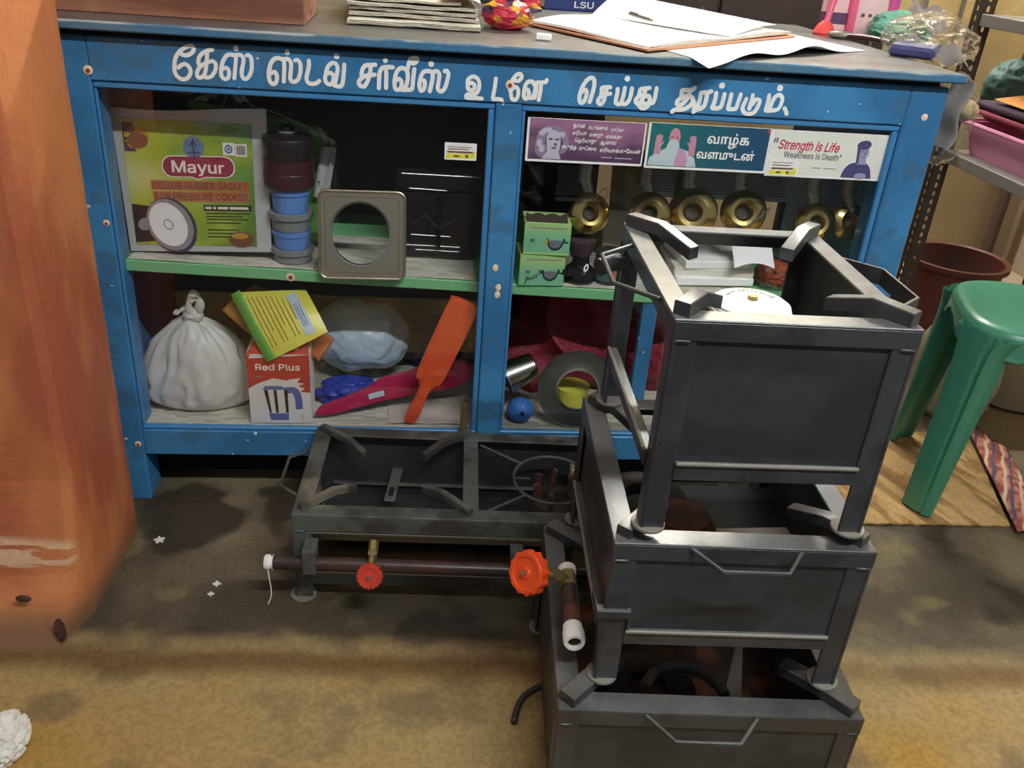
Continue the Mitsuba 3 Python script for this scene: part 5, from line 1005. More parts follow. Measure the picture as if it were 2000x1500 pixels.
mat('card_beige', (176, 152, 112), .8); mat('card_pale', (190, 180, 160), .8)
single('cardboard_sheet', place(rbox(-.045, .045, 0, .004, 0, .105), 1.105, .24, shz(1.1) + .003, 2, -12), 'card_pale', 'pale cardboard sheet standing behind the glass jar', 'cardboard')
single('cardboard_sheet', place(rbox(-.038, .04, 0, .004, 0, .20), 1.140, .40, shz(1.14) + .003, 0, -10), 'card_beige', 'tall beige cardboard sheet leaning at the back of the right shelf', 'cardboard')
mat('grille_white', (226, 222, 214), .5)
gr = thing('heater_grille', 'white perforated metal grille standing behind the hanging brass burners', 'grille')
gpoly = sbox(0, 0, .345, .078)
holes = []
for i in range(46):
    for j in range(11):
        cx, cy = .006 + i * .0074 + (.0037 if j % 2 else 0), .006 + j * .0066
        if cx < .339: holes.append((cx, cy))
hp = union_all([Point(a, b).buffer(.0022, 2) for a, b in holes])
GG = frame((1.195, .44, .590), (1, 0, 0), (0, .05, .068))
obj('plate', flat(gpoly.difference(hp), GG, .0012), 'grille_white', gr, None, False)
obj('frame_bar', join(rbox(1.188, 1.548, .441, .47, .575, .588), rbox(1.188, 1.548, .486, .50, .652, .664)), 'grille_white', gr)
obj('backing', xf(rbox(0, .345, 0, .078, -.004, -.003), GG), 'inner_brown', gr)
for x in (1.192, 1.54):
    obj('leg', rbox(x - .006, x + .006, .446, .468, shz(x) + .0012, .576), 'dark_wood', gr)
obj('upright_bar', rbox(1.262, 1.284, .425, .4385, shz(1.27) + .0012, .70), 'cast_iron', gr, 'dark upright bar')

cartons = thing('paper_bundle', 'stack of white paper sheets and flat cartons seen through the top stove', 'papers')
for i, (x0, x1, y0, y1, rz) in enumerate(((1.185, 1.355, .09, .24, 3), (1.19, 1.36, .10, .25, -2), (1.20, 1.345, .10, .24, 5))):
    z = shz(1.27) + .0075 + .017 * i
    obj('sheet_pile', place(rbox(x0 - 1.27, x1 - 1.27, y0 - .17, y1 - .17, 0, .0165), 1.27, .17, z, rz), ['page_white', 'page_edge', 'page_white'][i], cartons)
obj('loose_sheet', xf(thick(lambda u, v: np.stack([1.30 + .085 * u, .065 + .05 * v, shz(1.35) + .060 + .045 * v + .012 * np.sin(3 * u)], -1), 12, 10, .001), np.eye(4)), 'page_white', cartons, 'curled loose sheet', True)
mat('tub_clear', (176, 150, 130), .3, spec=.6)
k = thing('parts_tub', 'clear plastic tub of reddish brown parts at the right end of the right shelf', 'tub')
obj('tub', place(lathe([(0, 0), (.034, 0), (.041, .060), (.0425, .062), (.0405, .062), (.0395, .06), (.033, .004), (0, .004)], 40), 1.415, .13, shz(1.41) + .001), 'jar_glass', k)
obj('contents', place(blob((0, 0, .026), (.034, .034, .022), .3, 4, 9, 4), 1.415, .13, shz(1.41) + .004), 'nail_rust', k, 'heap of reddish brown parts', True, kind='stuff')
single('bottle_cap', place(lathe([(0, 0), (.011, 0), (.012, .002), (.012, .008), (.010, .010), (0, .010)], 28), 1.428, .062, shz(1.43) + .0005, 0, 20), 'knob_orange', 'small orange cap on the front edge of the right shelf', 'cap')

# ------------------------------------------------------------------ right compartment, bottom
mat('mesh_red', mikit.proc(lambda p, n, uv: MX(lin((150, 40, 62)), lin((112, 28, 44)), SS(.35, .65, N(p.x * 330, p.y * 200, p.z * 330)))), .6)
def redbag(u, v):
    x = .862 + .27 * u; z = BZ + .003 + .245 * v * (1 - .22 * (2 * u - 1) ** 2) + .02 * np.sin(6 * u) * v
    P_ = np.stack([u * 2.1 + v, v * 1.9 - u * .6, u * 0 + 1.3], -1)
    f = 1 - np.abs(2 * meshkit.fbm(P_, 2, 5) - 1) * 2.4
    y = .225 + .05 * (2 * u - 1) ** 2 + .075 * v ** 2 - .05 * f - .03 * np.sin(math.pi * v)
    return np.stack([x, y, z], -1)
single('mesh_sack', thick(redbag, 110, 90, .004), 'mesh_red', 'dark red woven mesh sack slumped in the lower right compartment', 'sack', None, True)
single('clear_wrap', grid(lambda u, v: np.stack([.935 + .06 * u + .01 * v, .125 + .03 * v + .012 * np.sin(9 * u + 5 * v), BZ + .035 + .06 * v - .02 * u + .01 * np.sin(12 * u)], -1), 24, 20), 'clear_film', 'scrap of shiny clear plastic on the red mesh sack', 'plastic', None, True)
k = thing('steel_tumbler', 'bright steel tumbler lying on its side against the mullion', 'tumbler')
TMB = move(.882, .102, BZ + .101) @ rot((0, 0, 1), 12) @ rot((0, 1, 0), -112)
obj('cup', xf(lathe([(0, -.035), (.026, -.035), (.028, -.032), (.0365, .030), (.0385, .033), (.0385, .035), (.0355, .034), (.027, -.031), (0, -.032)], 44), TMB), 'steel', k)
k = thing('pan_ring', 'wide dull steel burner ring plate standing on its edge in the lower right compartment', 'ring')
RM = move(1.002, .054, BZ + .0855) @ rot((0, 0, 1), -3) @ rot((1, 0, 0), 79)
mat('ring_dark', (96, 96, 90), .35, .6)
obj('flange', xf(lathe([(.046, .004), (.060, .0006), (.082, .0), (.0852, .0014), (.0862, .0035), (.0852, .005), (.082, .0032), (.060, .0036), (.047, .008)], 64, True), RM), 'ring_dark', k)
obj('inner_lip', xf(lathe([(.0425, -.001), (.0440, -.001), (.0475, .006), (.0475, .009), (.0440, .010), (.0425, .008)], 64, True), RM), 'steel', k, 'bright inner lip')
single('lime_tub', place(lathe([(0, 0), (.034, 0), (.038, .058), (.039, .060), (0, .060)], 32), 1.004, .118, BZ + .001), 'foil_yellow', 'lime yellow tub seen through the hole of the steel ring', 'tub')
mat('ball_blue', (48, 104, 176), .4)
k = thing('blue_float', 'blue plastic ball with a dark hole in the front corner of the lower right compartment', 'ball')
obj('ball', blob((.884, .063, BZ + .027), (.028, .025, .027), .06, 3, 2, 4, flatz=BZ + .0005), 'ball_blue', k, None, True)
obj('hole', place(lathe([(0, .0), (.0045, 0), (.0045, .004), (0, .004)], 18), .886, .0395, BZ + .032, 0, 90), 'void_black', k)
single('mesh_sack', blob((1.23, .25, BZ + .10), (.075, .07, .095), .2, 1.8, 16, 4, flatz=BZ + .001), 'mesh_red', 'rounded red mesh sack right of the steel ring plate, behind the stoves', 'sack', None, True)
obj('shelf_support', rbox(1.118, 1.150, .05, .07, ZB, shz(1.13) - .0225), 'blue_paint', cab)
# ------------------------------------------------------------------ on the counter
CT = .946
k = thing('wooden_crate', 'brown wooden box standing on the left end of the counter', 'box')
WX0, WX1, WY0, WY1 = -.02, .452, .083, .30
obj('front_board', rbox(WX0, WX1, WY0, WY0 + .012, CT, CT + .20, .002), 'crate_wood', k)
obj('side_board', rbox(WX1 - .012, WX1, WY0 + .0125, WY1, CT, CT + .20, .002), 'crate_wood', k)
obj('side_board', rbox(WX0, WX0 + .012, WY0 + .0125, WY1, CT, CT + .20, .002), 'crate_wood', k)
obj('lid', rbox(WX0, WX1, WY0, WY1, CT + .2005, CT + .215, .002), 'crate_wood', k)

nk = [('newspapers', None)]
PAPERS = [(.520, .764, .150, .47, 0, .0075), (.517, .760, .196, .51, 1.2, .006), (.523, .762, .200, .50, -1.0, .0055), (.512, .755, .198, .50, 2.0, .005), (.500, .735, .205, .50, -3, .004)]
z = CT + .0005
NL = ['lowest folded newspaper of the pile on the counter', 'second folded newspaper from the bottom of the pile', 'middle folded newspaper of the pile', 'fourth folded newspaper of the pile, its corner sticking out to the left', 'topmost folded newspaper of the pile, under the green packet']
for i, (x0, x1, y0, y1, rz, t) in enumerate(PAPERS):
    def sheet(u, v, x0=x0, x1=x1, y0=y0, y1=y1, i=i):
        return np.stack([x0 + (x1 - x0) * u - .64, y0 + (y1 - y0) * v - .35, .0010 * np.sin(3 * u + i) * (1 - v) + .0006 * np.sin(14 * u + 3 * i)], -1)
    fold = np.array([.0])
    g = [place(thick(sheet, 30, 10, t * .34), .64, .35, z + t * (.2 + .33 * q) + .0008, rz) for q in range(3)]
    single('newspaper', join(*g), 'newsprint', NL[i], 'newspaper', 'newspapers piled on the counter', True)
    z += t + .0034
single('folded_newspaper', thick(lambda u, v: np.stack([.692 + .072 * u + .01 * v, .195 + .30 * v, z + .004 + .014 * np.sin(1.7 * u + .4) * (1 - .3 * v) - .016 * u], -1), 14, 12, .003), 'paper_pale', 'pale folded paper draped over the right end of the newspaper pile', 'paper', None, True)
single('snack_packet', place(blob((0, 0, .012), (.060, .042, .013), .08, 2, 21, 4), .585, .29, z, 12), 'foil_green', 'light green packet lying on top of the newspaper pile', 'packet', None, True)

mat('foil_red', mikit.proc(lambda p, n, uv: MX(MX(lin((196, 40, 62)), lin((236, 176, 40)), SS(.5, .56, N(p.x * 60 + p.z * 60, p.z * 60 - p.x * 20, 2)) * SS(.945, .975, p.z)), lin((48, 34, 74)), SS(.62, .68, N(p.x * 45 + 3, p.y * 45, p.z * 45)) * SS(.955, .985, p.z))), .22, spec=.7)
k = thing('sweet_packet', 'shiny red and yellow packet on the counter right of the newspapers', 'packet')
obj('packet', place(blob((0, 0, .026), (.046, .040, .027), .14, 1.7, 31, 5), .820, .245, CT, 15), 'foil_red', k, None, True)
obj('crimp', xf(thick(lambda u, v: np.stack([.030 * u, .03 * v, .003 * np.sin(14 * v)], -1), 8, 16, .001), frame((.856, .235, CT + .030), (.9, .1, .2), (-.1, .5, .8))), 'foil_red', k, None, True)
obj('clear_tail', grid(lambda u, v: np.stack([.772 + .04 * u, .20 + .05 * v, CT + .004 + .020 * u * (1 - v) + .004 * np.sin(9 * u + 4 * v)], -1), 14, 12), 'clear_film', k, 'clear crumpled corner', True)
obj('twist', blob((.822, .24, CT + .056), (.011, .011, .013), .2, 3, 5, 3), 'lid_grey', k, 'grey knob like twist on top')

single('eraser', place(rbox(-.014, .014, -.009, .009, 0, .012, .0025), .874, .095, CT, -14), 'page_white', 'small white eraser on the counter between the packet and the ledger', 'eraser')

# ledger: an open book
lg = thing('ledger', 'large open account book with blank white pages on the counter', 'book')
A, B_, C_, D_ = np.array([.873, .330]), np.array([1.049, .014]), np.array([1.474, .440]), np.array([1.185, .74])
def bil(u, v): return (A[:, None, None] * (1 - u) * (1 - v) + B_[:, None, None] * u * (1 - v) + C_[:, None, None] * u * v + D_[:, None, None] * (1 - u) * v)
def pages(off):
    def fn(u, v):
        q = bil(u * .985 + .008, v * .985 + .008)
        s = np.abs(v - .5) * 2
        z = CT + .0070 + off * (.35 + .65 * np.clip(np.sin(np.clip(s, 0, 1) * math.pi * .82), 0, 1)) * (1 - .35 * s ** 4) - .0 * u
        return np.stack([q[0], q[1], z + .002 * np.sin(5 * u + 3 * v)], -1)
    return fn
obj('cover', thick(lambda u, v: np.stack([*bil(u * 1.02 - .01, v * 1.02 - .01), CT + .0042 + 0 * u], -1), 6, 6, .0036), 'cover_brown', lg, 'brown cover edge', False)
for i, o in enumerate((.001, .0035, .006, .0085)):
    obj('page_block', thick(pages(o), 24, 36, .0022), 'page_edge' if i < 3 else 'page_white', lg, None, True)
def curl(u, v):
    q = bil(u * .98 + .01, .52 + .46 * v); return np.stack([q[0] - .03 * v, q[1] + .01 * v, CT + .0135 + .036 * np.sin(v * math.pi * .62) * (.35 + .65 * (1 - u))], -1)
obj('turned_leaf', thick(curl, 20, 24, .0012), 'page_white', lg, 'lifted curling leaf', True)
mat('pen_silver', (120, 122, 128), .3, .7)
k = thing('ball_pen', 'slim grey ball pen lying on the open account book', 'pen')
pa, pb = np.array([1.105, .455, CT + .0265]), np.array([1.130, .362, CT + .0245])
obj('barrel', cyl(pa, pb, .0036, 12), 'pen_silver', k); obj('tip', cyl(pb, pb + (pb - pa) * .16, .0034, 12, .0008), 'steel_dull', k)
obj('clip', cyl(pa + (0, 0, .0044), pa + (pb - pa) * .4 + (0, 0, .0044), .001, 6), 'steel', k)
# loose sheet hanging over the front edge
def loose(u, v):
    a, b, c, d = np.array([1.079, .098]), np.array([1.133, -.078]), np.array([1.566, .268]), np.array([1.505, .52])
    q = a[:, None, None] * (1 - u) * (1 - v) + b[:, None, None] * u * (1 - v) + c[:, None, None] * u * v + d[:, None, None] * (1 - u) * v
    y = q[1]
    over = np.clip(-.022 - y, 0, 1)
    z = CT + .0010 + (.016 * np.exp(-((v - .60) / .14) ** 2) + .010 * np.exp(-((v - .25) / .12) ** 2)) * np.clip(u * 1.7 - .7, 0, 1) ** 2 - .16 * over
    return np.stack([q[0], y, z], -1)
single('paper_sheet', thick(loose, 60, 60, .0006), 'page_white', 'large white sheet of paper sticking out over the front edge of the counter', 'paper', None, True)
mat('book_blue', (40, 62, 120), .4)
k = thing('hardback_book', 'blue hardback book with white lettering lying behind the account book', 'book')
BMx = move(.955, .755, CT) @ rot((0, 0, 1), 6)
obj('cover', xf(join(rbox(0, .24, 0, .16, 0, .003), rbox(0, .24, 0, .16, .027, .030), rbox(0, .24, 0, .004, .002, .028)), BMx), 'book_blue', k)
obj('pages', xf(rbox(.003, .236, .005, .156, .0032, .0268), BMx), 'page_edge', k)
obj('lettering', text('LSU', .014, BMx @ FR @ move(.075, .008, .0006), True, .05), 'ink_white', k, 'white letters on the spine', False)

mat('chair_dark', (58, 48, 46), .7); mat('cloth_dark', (48, 40, 40), .9)
k = thing('invented_cupboard', 'invented low dark brown cupboard behind the counter', 'cupboard')  # invented piece that fills the dark area behind the counter
obj('carcass', rbox(.45, 1.98, 1.02, 1.40, .70, 1.16, .004), 'chair_dark', k)
obj('ledge', rbox(.43, 2.0, .995, 1.42, 1.1605, 1.185, .004), 'dark_wood', k)
for x_, y_ in ((.47, 1.04), (1.94, 1.04), (.47, 1.36), (1.94, 1.36)):
    obj('leg', rbox(x_, x_ + .04, y_, y_ + .04, 0, .7005, .003), 'chair_dark', k)
for i in range(3):
    dd = obj('door', rbox(.47 + .505 * i, .965 + .505 * i, 1.004, 1.0195, .72, 1.13, .003), 'chair_dark', k)
    obj('door_handle', cyl((.92 + .505 * i, .998, .86), (.92 + .505 * i, .998, .96), .006, 10), 'steel_dull', dd)

# packets, cloth and tools at the right end
mat('pink', (226, 98, 134), .35); mat('pale_pink', (232, 196, 196), .4); mat('magenta', (206, 76, 150), .35); mat('plum', (92, 66, 100), .4); mat('coral', (236, 82, 74), .4)
k = thing('pink_packet', 'tall pink and white packet with purple spots standing at the back of the counter', 'packet')
PKM = move(1.672, .60, CT) @ rot((0, 0, 1), -6) @ rot((1, 0, 0), -4)
obj('pouch', xf(thick(lambda u, v: np.stack([.082 * u, .012 * np.sin(math.pi * u) * -1, .19 * v], -1), 12, 8, .012), PKM), 'pale_pink', k, None, True)
obj('pink_stripe', xf(rbox(-.010, .008, -.020, .001, 0, .19, .004), PKM), 'pink', k)
obj('spots', xf(join(*[ext(ell(.022 + .017 * i, .047, .0042, .0036), .001) for i in range(3)]), PKM @ FR @ move(0, 0, .0185)), 'plum', k)
k = thing('pink_packet', 'narrow packet with purple and white bands, left of the spotted pink packet', 'packet')
obj('pouch', place(rbox(0, .062, 0, .02, 0, .17, .004), 1.602, .60, CT, -4, -3), 'pale_pink', k)
obj('band', place(rbox(-.0008, .0628, -.0008, .02, .02, .052, .004), 1.602, .60, CT, -4, -3), 'plum', k, 'purple band')
k = thing('pink_tube', 'glossy magenta tube standing right of the spotted pink packet', 'tube')
obj('body', cyl((1.775, .615, CT + .03), (1.782, .625, CT + .20), .0165, 22), 'magenta', k)
obj('cap', cyl((1.775, .614, CT), (1.775, .615, CT + .03), .0125, 22), 'pink', k)
k = thing('coral_funnel', 'coral red plastic brush head with a slanting handle, in front of the banded packet', 'brush')
obj('head', place(lathe([(0, 0), (.024, 0), (.026, .006), (.018, .022), (.008, .032), (0, .032)], 28), 1.598, .565, CT), 'coral', k)
obj('stem', cyl((1.600, .566, CT + .03), (1.640, .60, CT + .20), .0075, 14), 'pink', k)
k = thing('cutting_pliers', 'dark metal pliers lying on the counter right of the loose sheet', 'pliers')
obj('jaw', place(blob((0, 0, .008), (.026, .014, .009), .15, 2, 4, 3), 1.612, .50, CT, -30), 'steel_dull', k, None, True)
for q in (.0, .022):
    obj('handle', tube(spline([(1.622, .492 - q * .3, CT + .008), (1.650, .455 - q, CT + .011), (1.672, .40 - q * .9, CT + .009)]), .0062, 10), 'body_maroon', k)
mat('mint', (120, 188, 166), .8)
single('mint_cloth', blob((1.765, .53, CT + .026), (.062, .052, .034), .25, 1.9, 41, 5, flatz=CT + .001), 'mint', 'crumpled mint green cloth at the right end of the counter', 'cloth', None, True)
mat('blue_packet', (70, 72, 120), .3); mat('film_grey', (138, 134, 132), .22, spec=.8)
k = thing('clear_bag', 'bulging clear plastic bag with violet packets spilling over the right end of the counter', 'bag')
obj('violet_packet', place(rbox(-.045, .045, -.03, .03, 0, .022, .006), 1.640, .21, CT + .004, -42, 8), 'blue_packet', k)
obj('violet_packet', place(rbox(-.03, .03, -.02, .02, 0, .02, .006), 1.700, .30, CT + .002, -30), 'bag_navy', k)
def crum(c, r, s, amp=.28): return blob(c, r, amp, 2.4, s, 5)
obj('film', crum((1.690, .26, CT + .030), (.062, .11, .040), 51), 'clear_film', k, 'clear shiny film', True)
obj('film', crum((1.76, .36, CT + .040), (.040, .06, .034), 52), 'clear_film', k, 'clear shiny film', True)
for i, a in enumerate(((1.71, .36, CT + .05), (1.745, .43, CT + .06), (1.665, .17, CT + .004), (1.615, .22, CT + .012))):
    obj('film_fold', thick(lambda u, v: np.stack([a[0] + .06 * u - .01 * v, a[1] - .03 * u + .03 * v, a[2] + .03 * v - .01 * u + .008 * np.sin(8 * u + i)], -1), 10, 8, .0006), 'film_grey', k, 'whitish fold')
k = thing('clear_bag', 'clear plastic bag hanging down beside the right end of the counter', 'bag')
obj('film', crum((1.678, .09, .850), (.036, .05, .075), 55, .2), 'clear_film', k, 'clear shiny film', True)
obj('film_fold', thick(lambda u, v: np.stack([1.648 + .030 * u + .012 * v + .006 * np.sin(9 * v), .075 + .02 * np.sin(5 * u), .80 + .125 * v], -1), 12, 14, .0008), 'film_grey', k, 'whitish hanging film', True)
obj('inner_packet', place(blob((0, 0, 0), (.026, .03, .02), .1, 2, 3, 3), 1.735, .14, .862), 'card_beige', k, 'brownish packet inside')

# ------------------------------------------------------------------ slotted angle rack at the right
mat('rack_dark', (62, 54, 50), .5, .3); mat('rack_grey', (130, 126, 122), .45, .3)
rk = thing('storage_rack', 'slotted steel angle rack with grey shelves at the right of the counter', 'rack')
def slotted(L, w, holes=True):
    w = w + .002; p = sbox(0, 0, w, L)
    hs = []
    n = int(L / .0245)
    for i in range(n):
        zc = .012 + i * .0245
        hs.append(LineString([(w * .5, zc - .003), (w * .5, zc + .003)]).buffer(.0048, 3))
    return ext(p.difference(union_all(hs)), .0022)
def post(x, y, sx, sy, z1=1.95):
    a = xf(slotted(z1, .036), move(x, y, 0) @ np.array([[sx, 0, 0, 0], [0, 0, sy, 0], [0, 1, 0, 0], [0, 0, 0, 1.0]]))
    b = xf(slotted(z1, .036), move(x, y, 0) @ np.array([[0, 0, sx, 0], [sy, 0, 0, 0], [0, 1, 0, 0], [0, 0, 0, 1.0]]))
    for q in (a, b): q.fix_normals()
    obj('post', join(a, b), 'rack_dark', rk, 'slotted angle post', False)
post(2.105, .785, 1, 1); post(2.53, .785, -1, 1); post(2.105, -.30, 1, 1); post(2.53, -.30, -1, 1)
for z in (.655, 1.005, 1.36):
    s_ = obj('shelf', join(rbox(2.108, 2.527, -.297, .782, z - .003, z), rbox(2.108, 2.111, -.297, .782, z - .03, z - .001), rbox(2.524, 2.527, -.297, .782, z - .03, z - .001), rbox(2.111, 2.524, -.297, -.294, z - .03, z - .001), rbox(2.111, 2.524, .779, .782, z - .03, z - .001)), 'rack_grey', rk, 'grey metal shelf')
mat('pink_tray', (214, 138, 168), .4); mat('maroon_tray', (140, 62, 78), .4); mat('dark_cloth', (66, 50, 66), .8); mat('orange_sheet', (246, 168, 96), .6)
def tray(x0, x1, y0, y1, z, h, m, label, t=.004):
    k = thing('plastic_tray', label, 'tray')
    def ringx(x0, x1, y0, y1, z): return [(x0, y0, z), (x1, y0, z), (x1, y1, z), (x0, y1, z)]
    o = join(hull([(x, y, zz) for zz, e in ((z, .02), (z + h, 0)) for x in (x0 + e, x0 + e + t) for y in (y0 + e, y1 - e)]), hull([(x, y, zz) for zz, e in ((z, .02), (z + h, 0)) for x in (x1 - e, x1 - e - t) for y in (y0 + e, y1 - e)]),
             hull([(x, y, zz) for zz, e in ((z, .02), (z + h, 0)) for x in (x0 + e, x1 - e) for y in (y0 + e, y0 + e + t)]), hull([(x, y, zz) for zz, e in ((z, .02), (z + h, 0)) for x in (x0 + e, x1 - e) for y in (y1 - e, y1 - e - t)]), rbox(x0 + .02, x1 - .02, y0 + .02, y1 - .02, z, z + t))
    obj('body', o, m, k)
    rim = [(x0 - .004, y0 - .004), (x1 + .004, y0 - .004), (x1 + .004, y1 + .004), (x0 - .004, y1 + .004)]
    obj('rim', tube([(*q, z + h) for q in list(Polygon(rim).buffer(.012, 4).exterior.coords)[:-1]], .0062, 8, close=True), m, k)
tray(2.135, 2.46, .20, .745, .6555, .085, 'pink_tray', 'pink plastic tray on the middle shelf of the rack')
tray(2.145, 2.45, .21, .735, .7485, .024, 'maroon_tray', 'maroon plastic tray resting on the pink tray')
single('dark_cloth', place(rbox(-.16, .16, -.27, .27, 0, .018, .006), 2.30, .47, .7805, 2), 'dark_cloth', 'folded dark cloth on the maroon tray', 'cloth')
single('orange_sheet', thick(lambda u, v: np.stack([2.15 + .30 * u, .18 + .50 * v, .803 + .030 * np.sin(u * 2.4) * (1 - .3 * v) + .006 * v], -1), 16, 16, .002), 'orange_sheet', 'orange paper sheet bulging over the dark cloth on the rack', 'paper', None, True)
single('carton', place(rbox(0, .22, 0, .3, 0, .12, .002), 2.19, .20, 1.0052), 'page_edge', 'white carton on the upper shelf of the rack', 'box')
single('carton', place(rbox(0, .16, 0, .16, 0, .10, .002), 2.20, .55, 1.0052), 'ink_orange', 'orange carton on the upper shelf of the rack, behind the white one', 'box')
mat('teal_dark', (56, 92, 88), .6)
single('teal_bag', blob((2.37, .95, .80), (.075, .06, .075), .15, 2, 61, 4), 'teal_dark', 'dark teal cloth bag hanging behind the rack', 'bag', None, True)
single('bag_hook', tube(spline([(2.37, .95, .87), (2.37, .92, .97), (2.37, .86, 1.015), (2.37, .80, .998)]), .004, 8), 'steel_dull', 'steel hook holding the teal bag on the rack', 'hook')
for i, (x, w) in enumerate(((2.44, .035), (2.60, .018), (2.98, .05))):
    single('wall_pipe', cyl((x, 1.735 - w, .0), (x, 1.735 - w, 2.74), w * .45, 16), 'rack_grey' if i < 2 else 'inner_brown', ['thick grey upright pipe on the yellow wall behind the counter', 'thin grey upright pipe on the yellow wall', 'brown upright pipe on the yellow wall behind the rack'][i], 'pipe')

# ------------------------------------------------------------------ stool, buckets, mats
def stool():
    k = thing('plastic_stool', 'green plastic stool with splayed legs at the right, standing on the straw mat', 'stool')
    SMx = move(2.02, .069, 0) @ rot((0, 0, 1), -21)
    def seat(u, v):
        a = u * 2 * math.pi
        q = (np.abs(np.cos(a)) ** 3.2 + np.abs(np.sin(a)) ** 3.2) ** (-1 / 3.2)
        prof = np.array([(0, .456), (.5, .4565), (.80, .458), (.90, .457), (.965, .452), (1.0, .440), (1.012, .425), (1.016, .405), (1.03, .396), (1.02, .394), (1.005, .405), (.985, .436), (.93, .447), (.5, .450), (0, .450)])
        t = v * (len(prof) - 1); i = np.clip(t.astype(int), 0, len(prof) - 2); f = t - i
        r = prof[i, 0] * (1 - f) + prof[i + 1, 0] * f; z = prof[i, 1] * (1 - f) + prof[i + 1, 1] * f
        arch = .035 * np.clip(np.cos(4 * a), 0, 1) ** 1.0
        z = z + np.where((v > .40) & (v < .72), arch * np.clip((.446 - z) / .05, 0, 1), 0)
        return np.stack([.182 * r * q * np.cos(a), .182 * r * q * np.sin(a), z + .008], -1)
    m = grid(seat, 97, 43)
    obj('seat', xf(m, SMx), 'stool_green', k, None, 50)
    for i in range(4):
        a = math.pi / 4 + i * math.pi / 2
        top, bot = np.array([.194 * math.cos(a), .194 * math.sin(a), .446]), np.array([.240 * math.cos(a), .240 * math.sin(a), .0105])
        n_ = 12; V, F = [], []
        tdir = np.array([-math.sin(a), math.cos(a), 0]); rdir = np.array([math.cos(a), math.sin(a), 0])
        cs = [(-1, -.62), (-1, .1), (-.86, .52), (-.3, .70), (.30, .70), (.38, .46), (.52, .46), (.60, .66), (.86, .52), (1, .1), (1, -.62), (.84, -.62), (.7, .14), (-.7, .14), (-.84, -.62)]
        for j in range(n_ + 1):
            f = j / n_
            c = top * (1 - f) + bot * f; w = .016 * (1 - f) ** 1.3 + .036
            if f < .15: w += .016 * (1 - f / .15) ** 2
            for x, y in cs: V.append(c + tdir * x * w + rdir * (y * (.026 * (1 - f) + .016)) )
        kk = len(cs)
        for j in range(n_):
            for q in range(kk):
                a0, b0, c0, d0 = j * kk + q, j * kk + (q + 1) % kk, (j + 1) * kk + (q + 1) % kk, (j + 1) * kk + q
                F += [(a0, b0, c0), (a0, c0, d0)]
        V.append(bot); e = len(V) - 1
        for q in range(kk): F.append((n_ * kk + q, n_ * kk + (q + 1) % kk, e))
        lm = trimesh.Trimesh(np.array(V), np.array(F), process=False); lm.fix_normals()
        obj('leg', xf(lm, SMx), 'stool_green', k, None, 40)
stool()

mat('maroon_bucket', (92, 44, 44), .4); mat('ivory', (206, 194, 168), .5); mat('teal_water', (86, 124, 116), .4)
k = thing('bucket', 'dark maroon plastic bucket on the floor behind the stool', 'bucket')
bx, by = 2.33, .90
obj('body', place(lathe([(.0, .0), (.105, .0), (.112, .004), (.145, .285), (.158, .287), (.158, .302), (.149, .304), (.141, .300), (.108, .010), (0, .010)], 56), bx, by, 0), 'maroon_bucket', k)
obj('contents', place(lathe([(0, .0), (.128, 0), (.128, .004), (0, .03)], 40), bx, by, .215), 'teal_water', k, 'greenish cloth inside')
k = thing('ivory_pot', 'pale ivory pot with a lipped rim beside the maroon bucket', 'bucket')
bx, by = 2.385, .545
obj('body', place(lathe([(.0, .0), (.10, .0), (.115, .01), (.120, .235), (.135, .242), (.138, .258), (.130, .266), (.120, .262), (.105, .24), (.10, .02), (0, .02)], 48), bx, by, 0), 'ivory', k)
obj('contents', place(lathe([(0, .03), (.095, .028), (.1, .02), (0, .02)], 40), bx, by, .2), 'card_beige', k)
single('ivory_pot', place(lathe([(.0, .0), (.075, .0), (.10, .02), (.116, .10), (.112, .19), (.09, .235), (.06, .25), (0, .252)], 44), 2.145, .47, 0), 'ivory', 'round ivory pot partly hidden behind the green stool seat', 'pot')
mat('box_brown', (92, 64, 54), .7)
single('brown_box', place(rbox(-.09, .09, -.12, .12, 0, .15, .003), 2.49, .255, 0, 4), 'box_brown', 'brown box on the floor under the rack, behind the stool leg', 'box')

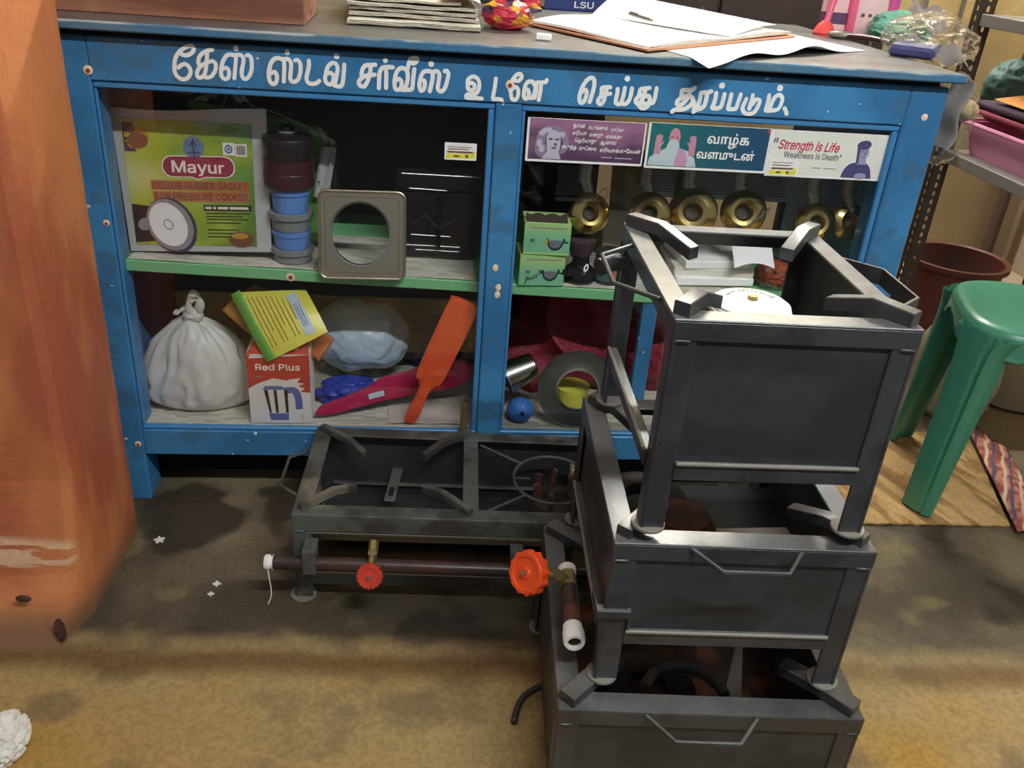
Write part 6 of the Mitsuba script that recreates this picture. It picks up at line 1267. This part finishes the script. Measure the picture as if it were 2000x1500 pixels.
def mat_sheet(c, nu, nv, zf):
    c = [np.array(q) for q in c]
    def fn(u, v):
        q = c[0][:, None, None] * (1 - u) * (1 - v) + c[1][:, None, None] * u * (1 - v) + c[2][:, None, None] * u * v + c[3][:, None, None] * (1 - u) * v
        return np.stack([q[0], q[1], zf(u, v, q)], -1)
    return thick(fn, nu, nv, .006)
single('straw_mat', mat_sheet([(1.635, -.078), (1.998, -.086), (2.128, .318), (1.64, .33)], 60, 40, lambda u, v, q: .0035 + .0012 * np.sin(160 * (q[0] * .94 + q[1] * .34))), 'straw', 'tan straw floor mat under the green stool', 'mat', None, True)
single('woven_rug', mat_sheet([(1.995, -.116), (2.076, -.116), (2.190, .24), (2.133, .345)], 30, 50, lambda u, v, q: .0045 + .012 * np.clip(np.sin(3.0 * u + 1.1 * v), 0, 1) + .006), 'rug_weave', 'reddish striped rug lying over the right edge of the straw mat', 'rug', None, True)

# ------------------------------------------------------------------ litter on the floor
mat('litter_white', (228, 224, 214), .8)
LT = [((.160, -.139), .011, 'star shaped white scrap on the floor in front of the cabinet leg', 5), ((.297, -.270), .008, 'larger of two white crumbs on the floor left of the double stove', 4), ((.292, -.298), .006, 'smaller of two white crumbs on the floor left of the double stove', 4)]
for (x, y), r, lb, n_ in LT:
    ang = np.arange(40) * math.pi / 20
    rr = r * (.72 + .28 * np.cos(n_ * ang + x * 20))
    single('paper_scrap', place(ext(Polygon(np.stack([rr * np.cos(ang), rr * np.sin(ang)], 1)), .003), x, y, .0005), 'litter_white', lb, 'scrap')
single('crumpled_paper', blob((.062, -.625, .012), (.026, .034, .024), .45, 2.2, 71, 5), 'litter_white', 'crumpled white paper on the floor in front of the orange pillar', 'paper', None, True)
single('rubber_hose', tube(spline([(.826, -.600, -.003), (.834, -.575, .0), (.846, -.555, .004), (.868, -.540, .007), (.885, -.535, .009)]), .0055, 10), 'sheet_black', 'short black hose end on the floor beside the bottom stove', 'hose', None, True)
mat('dirt_brown', (92, 74, 58), .9)
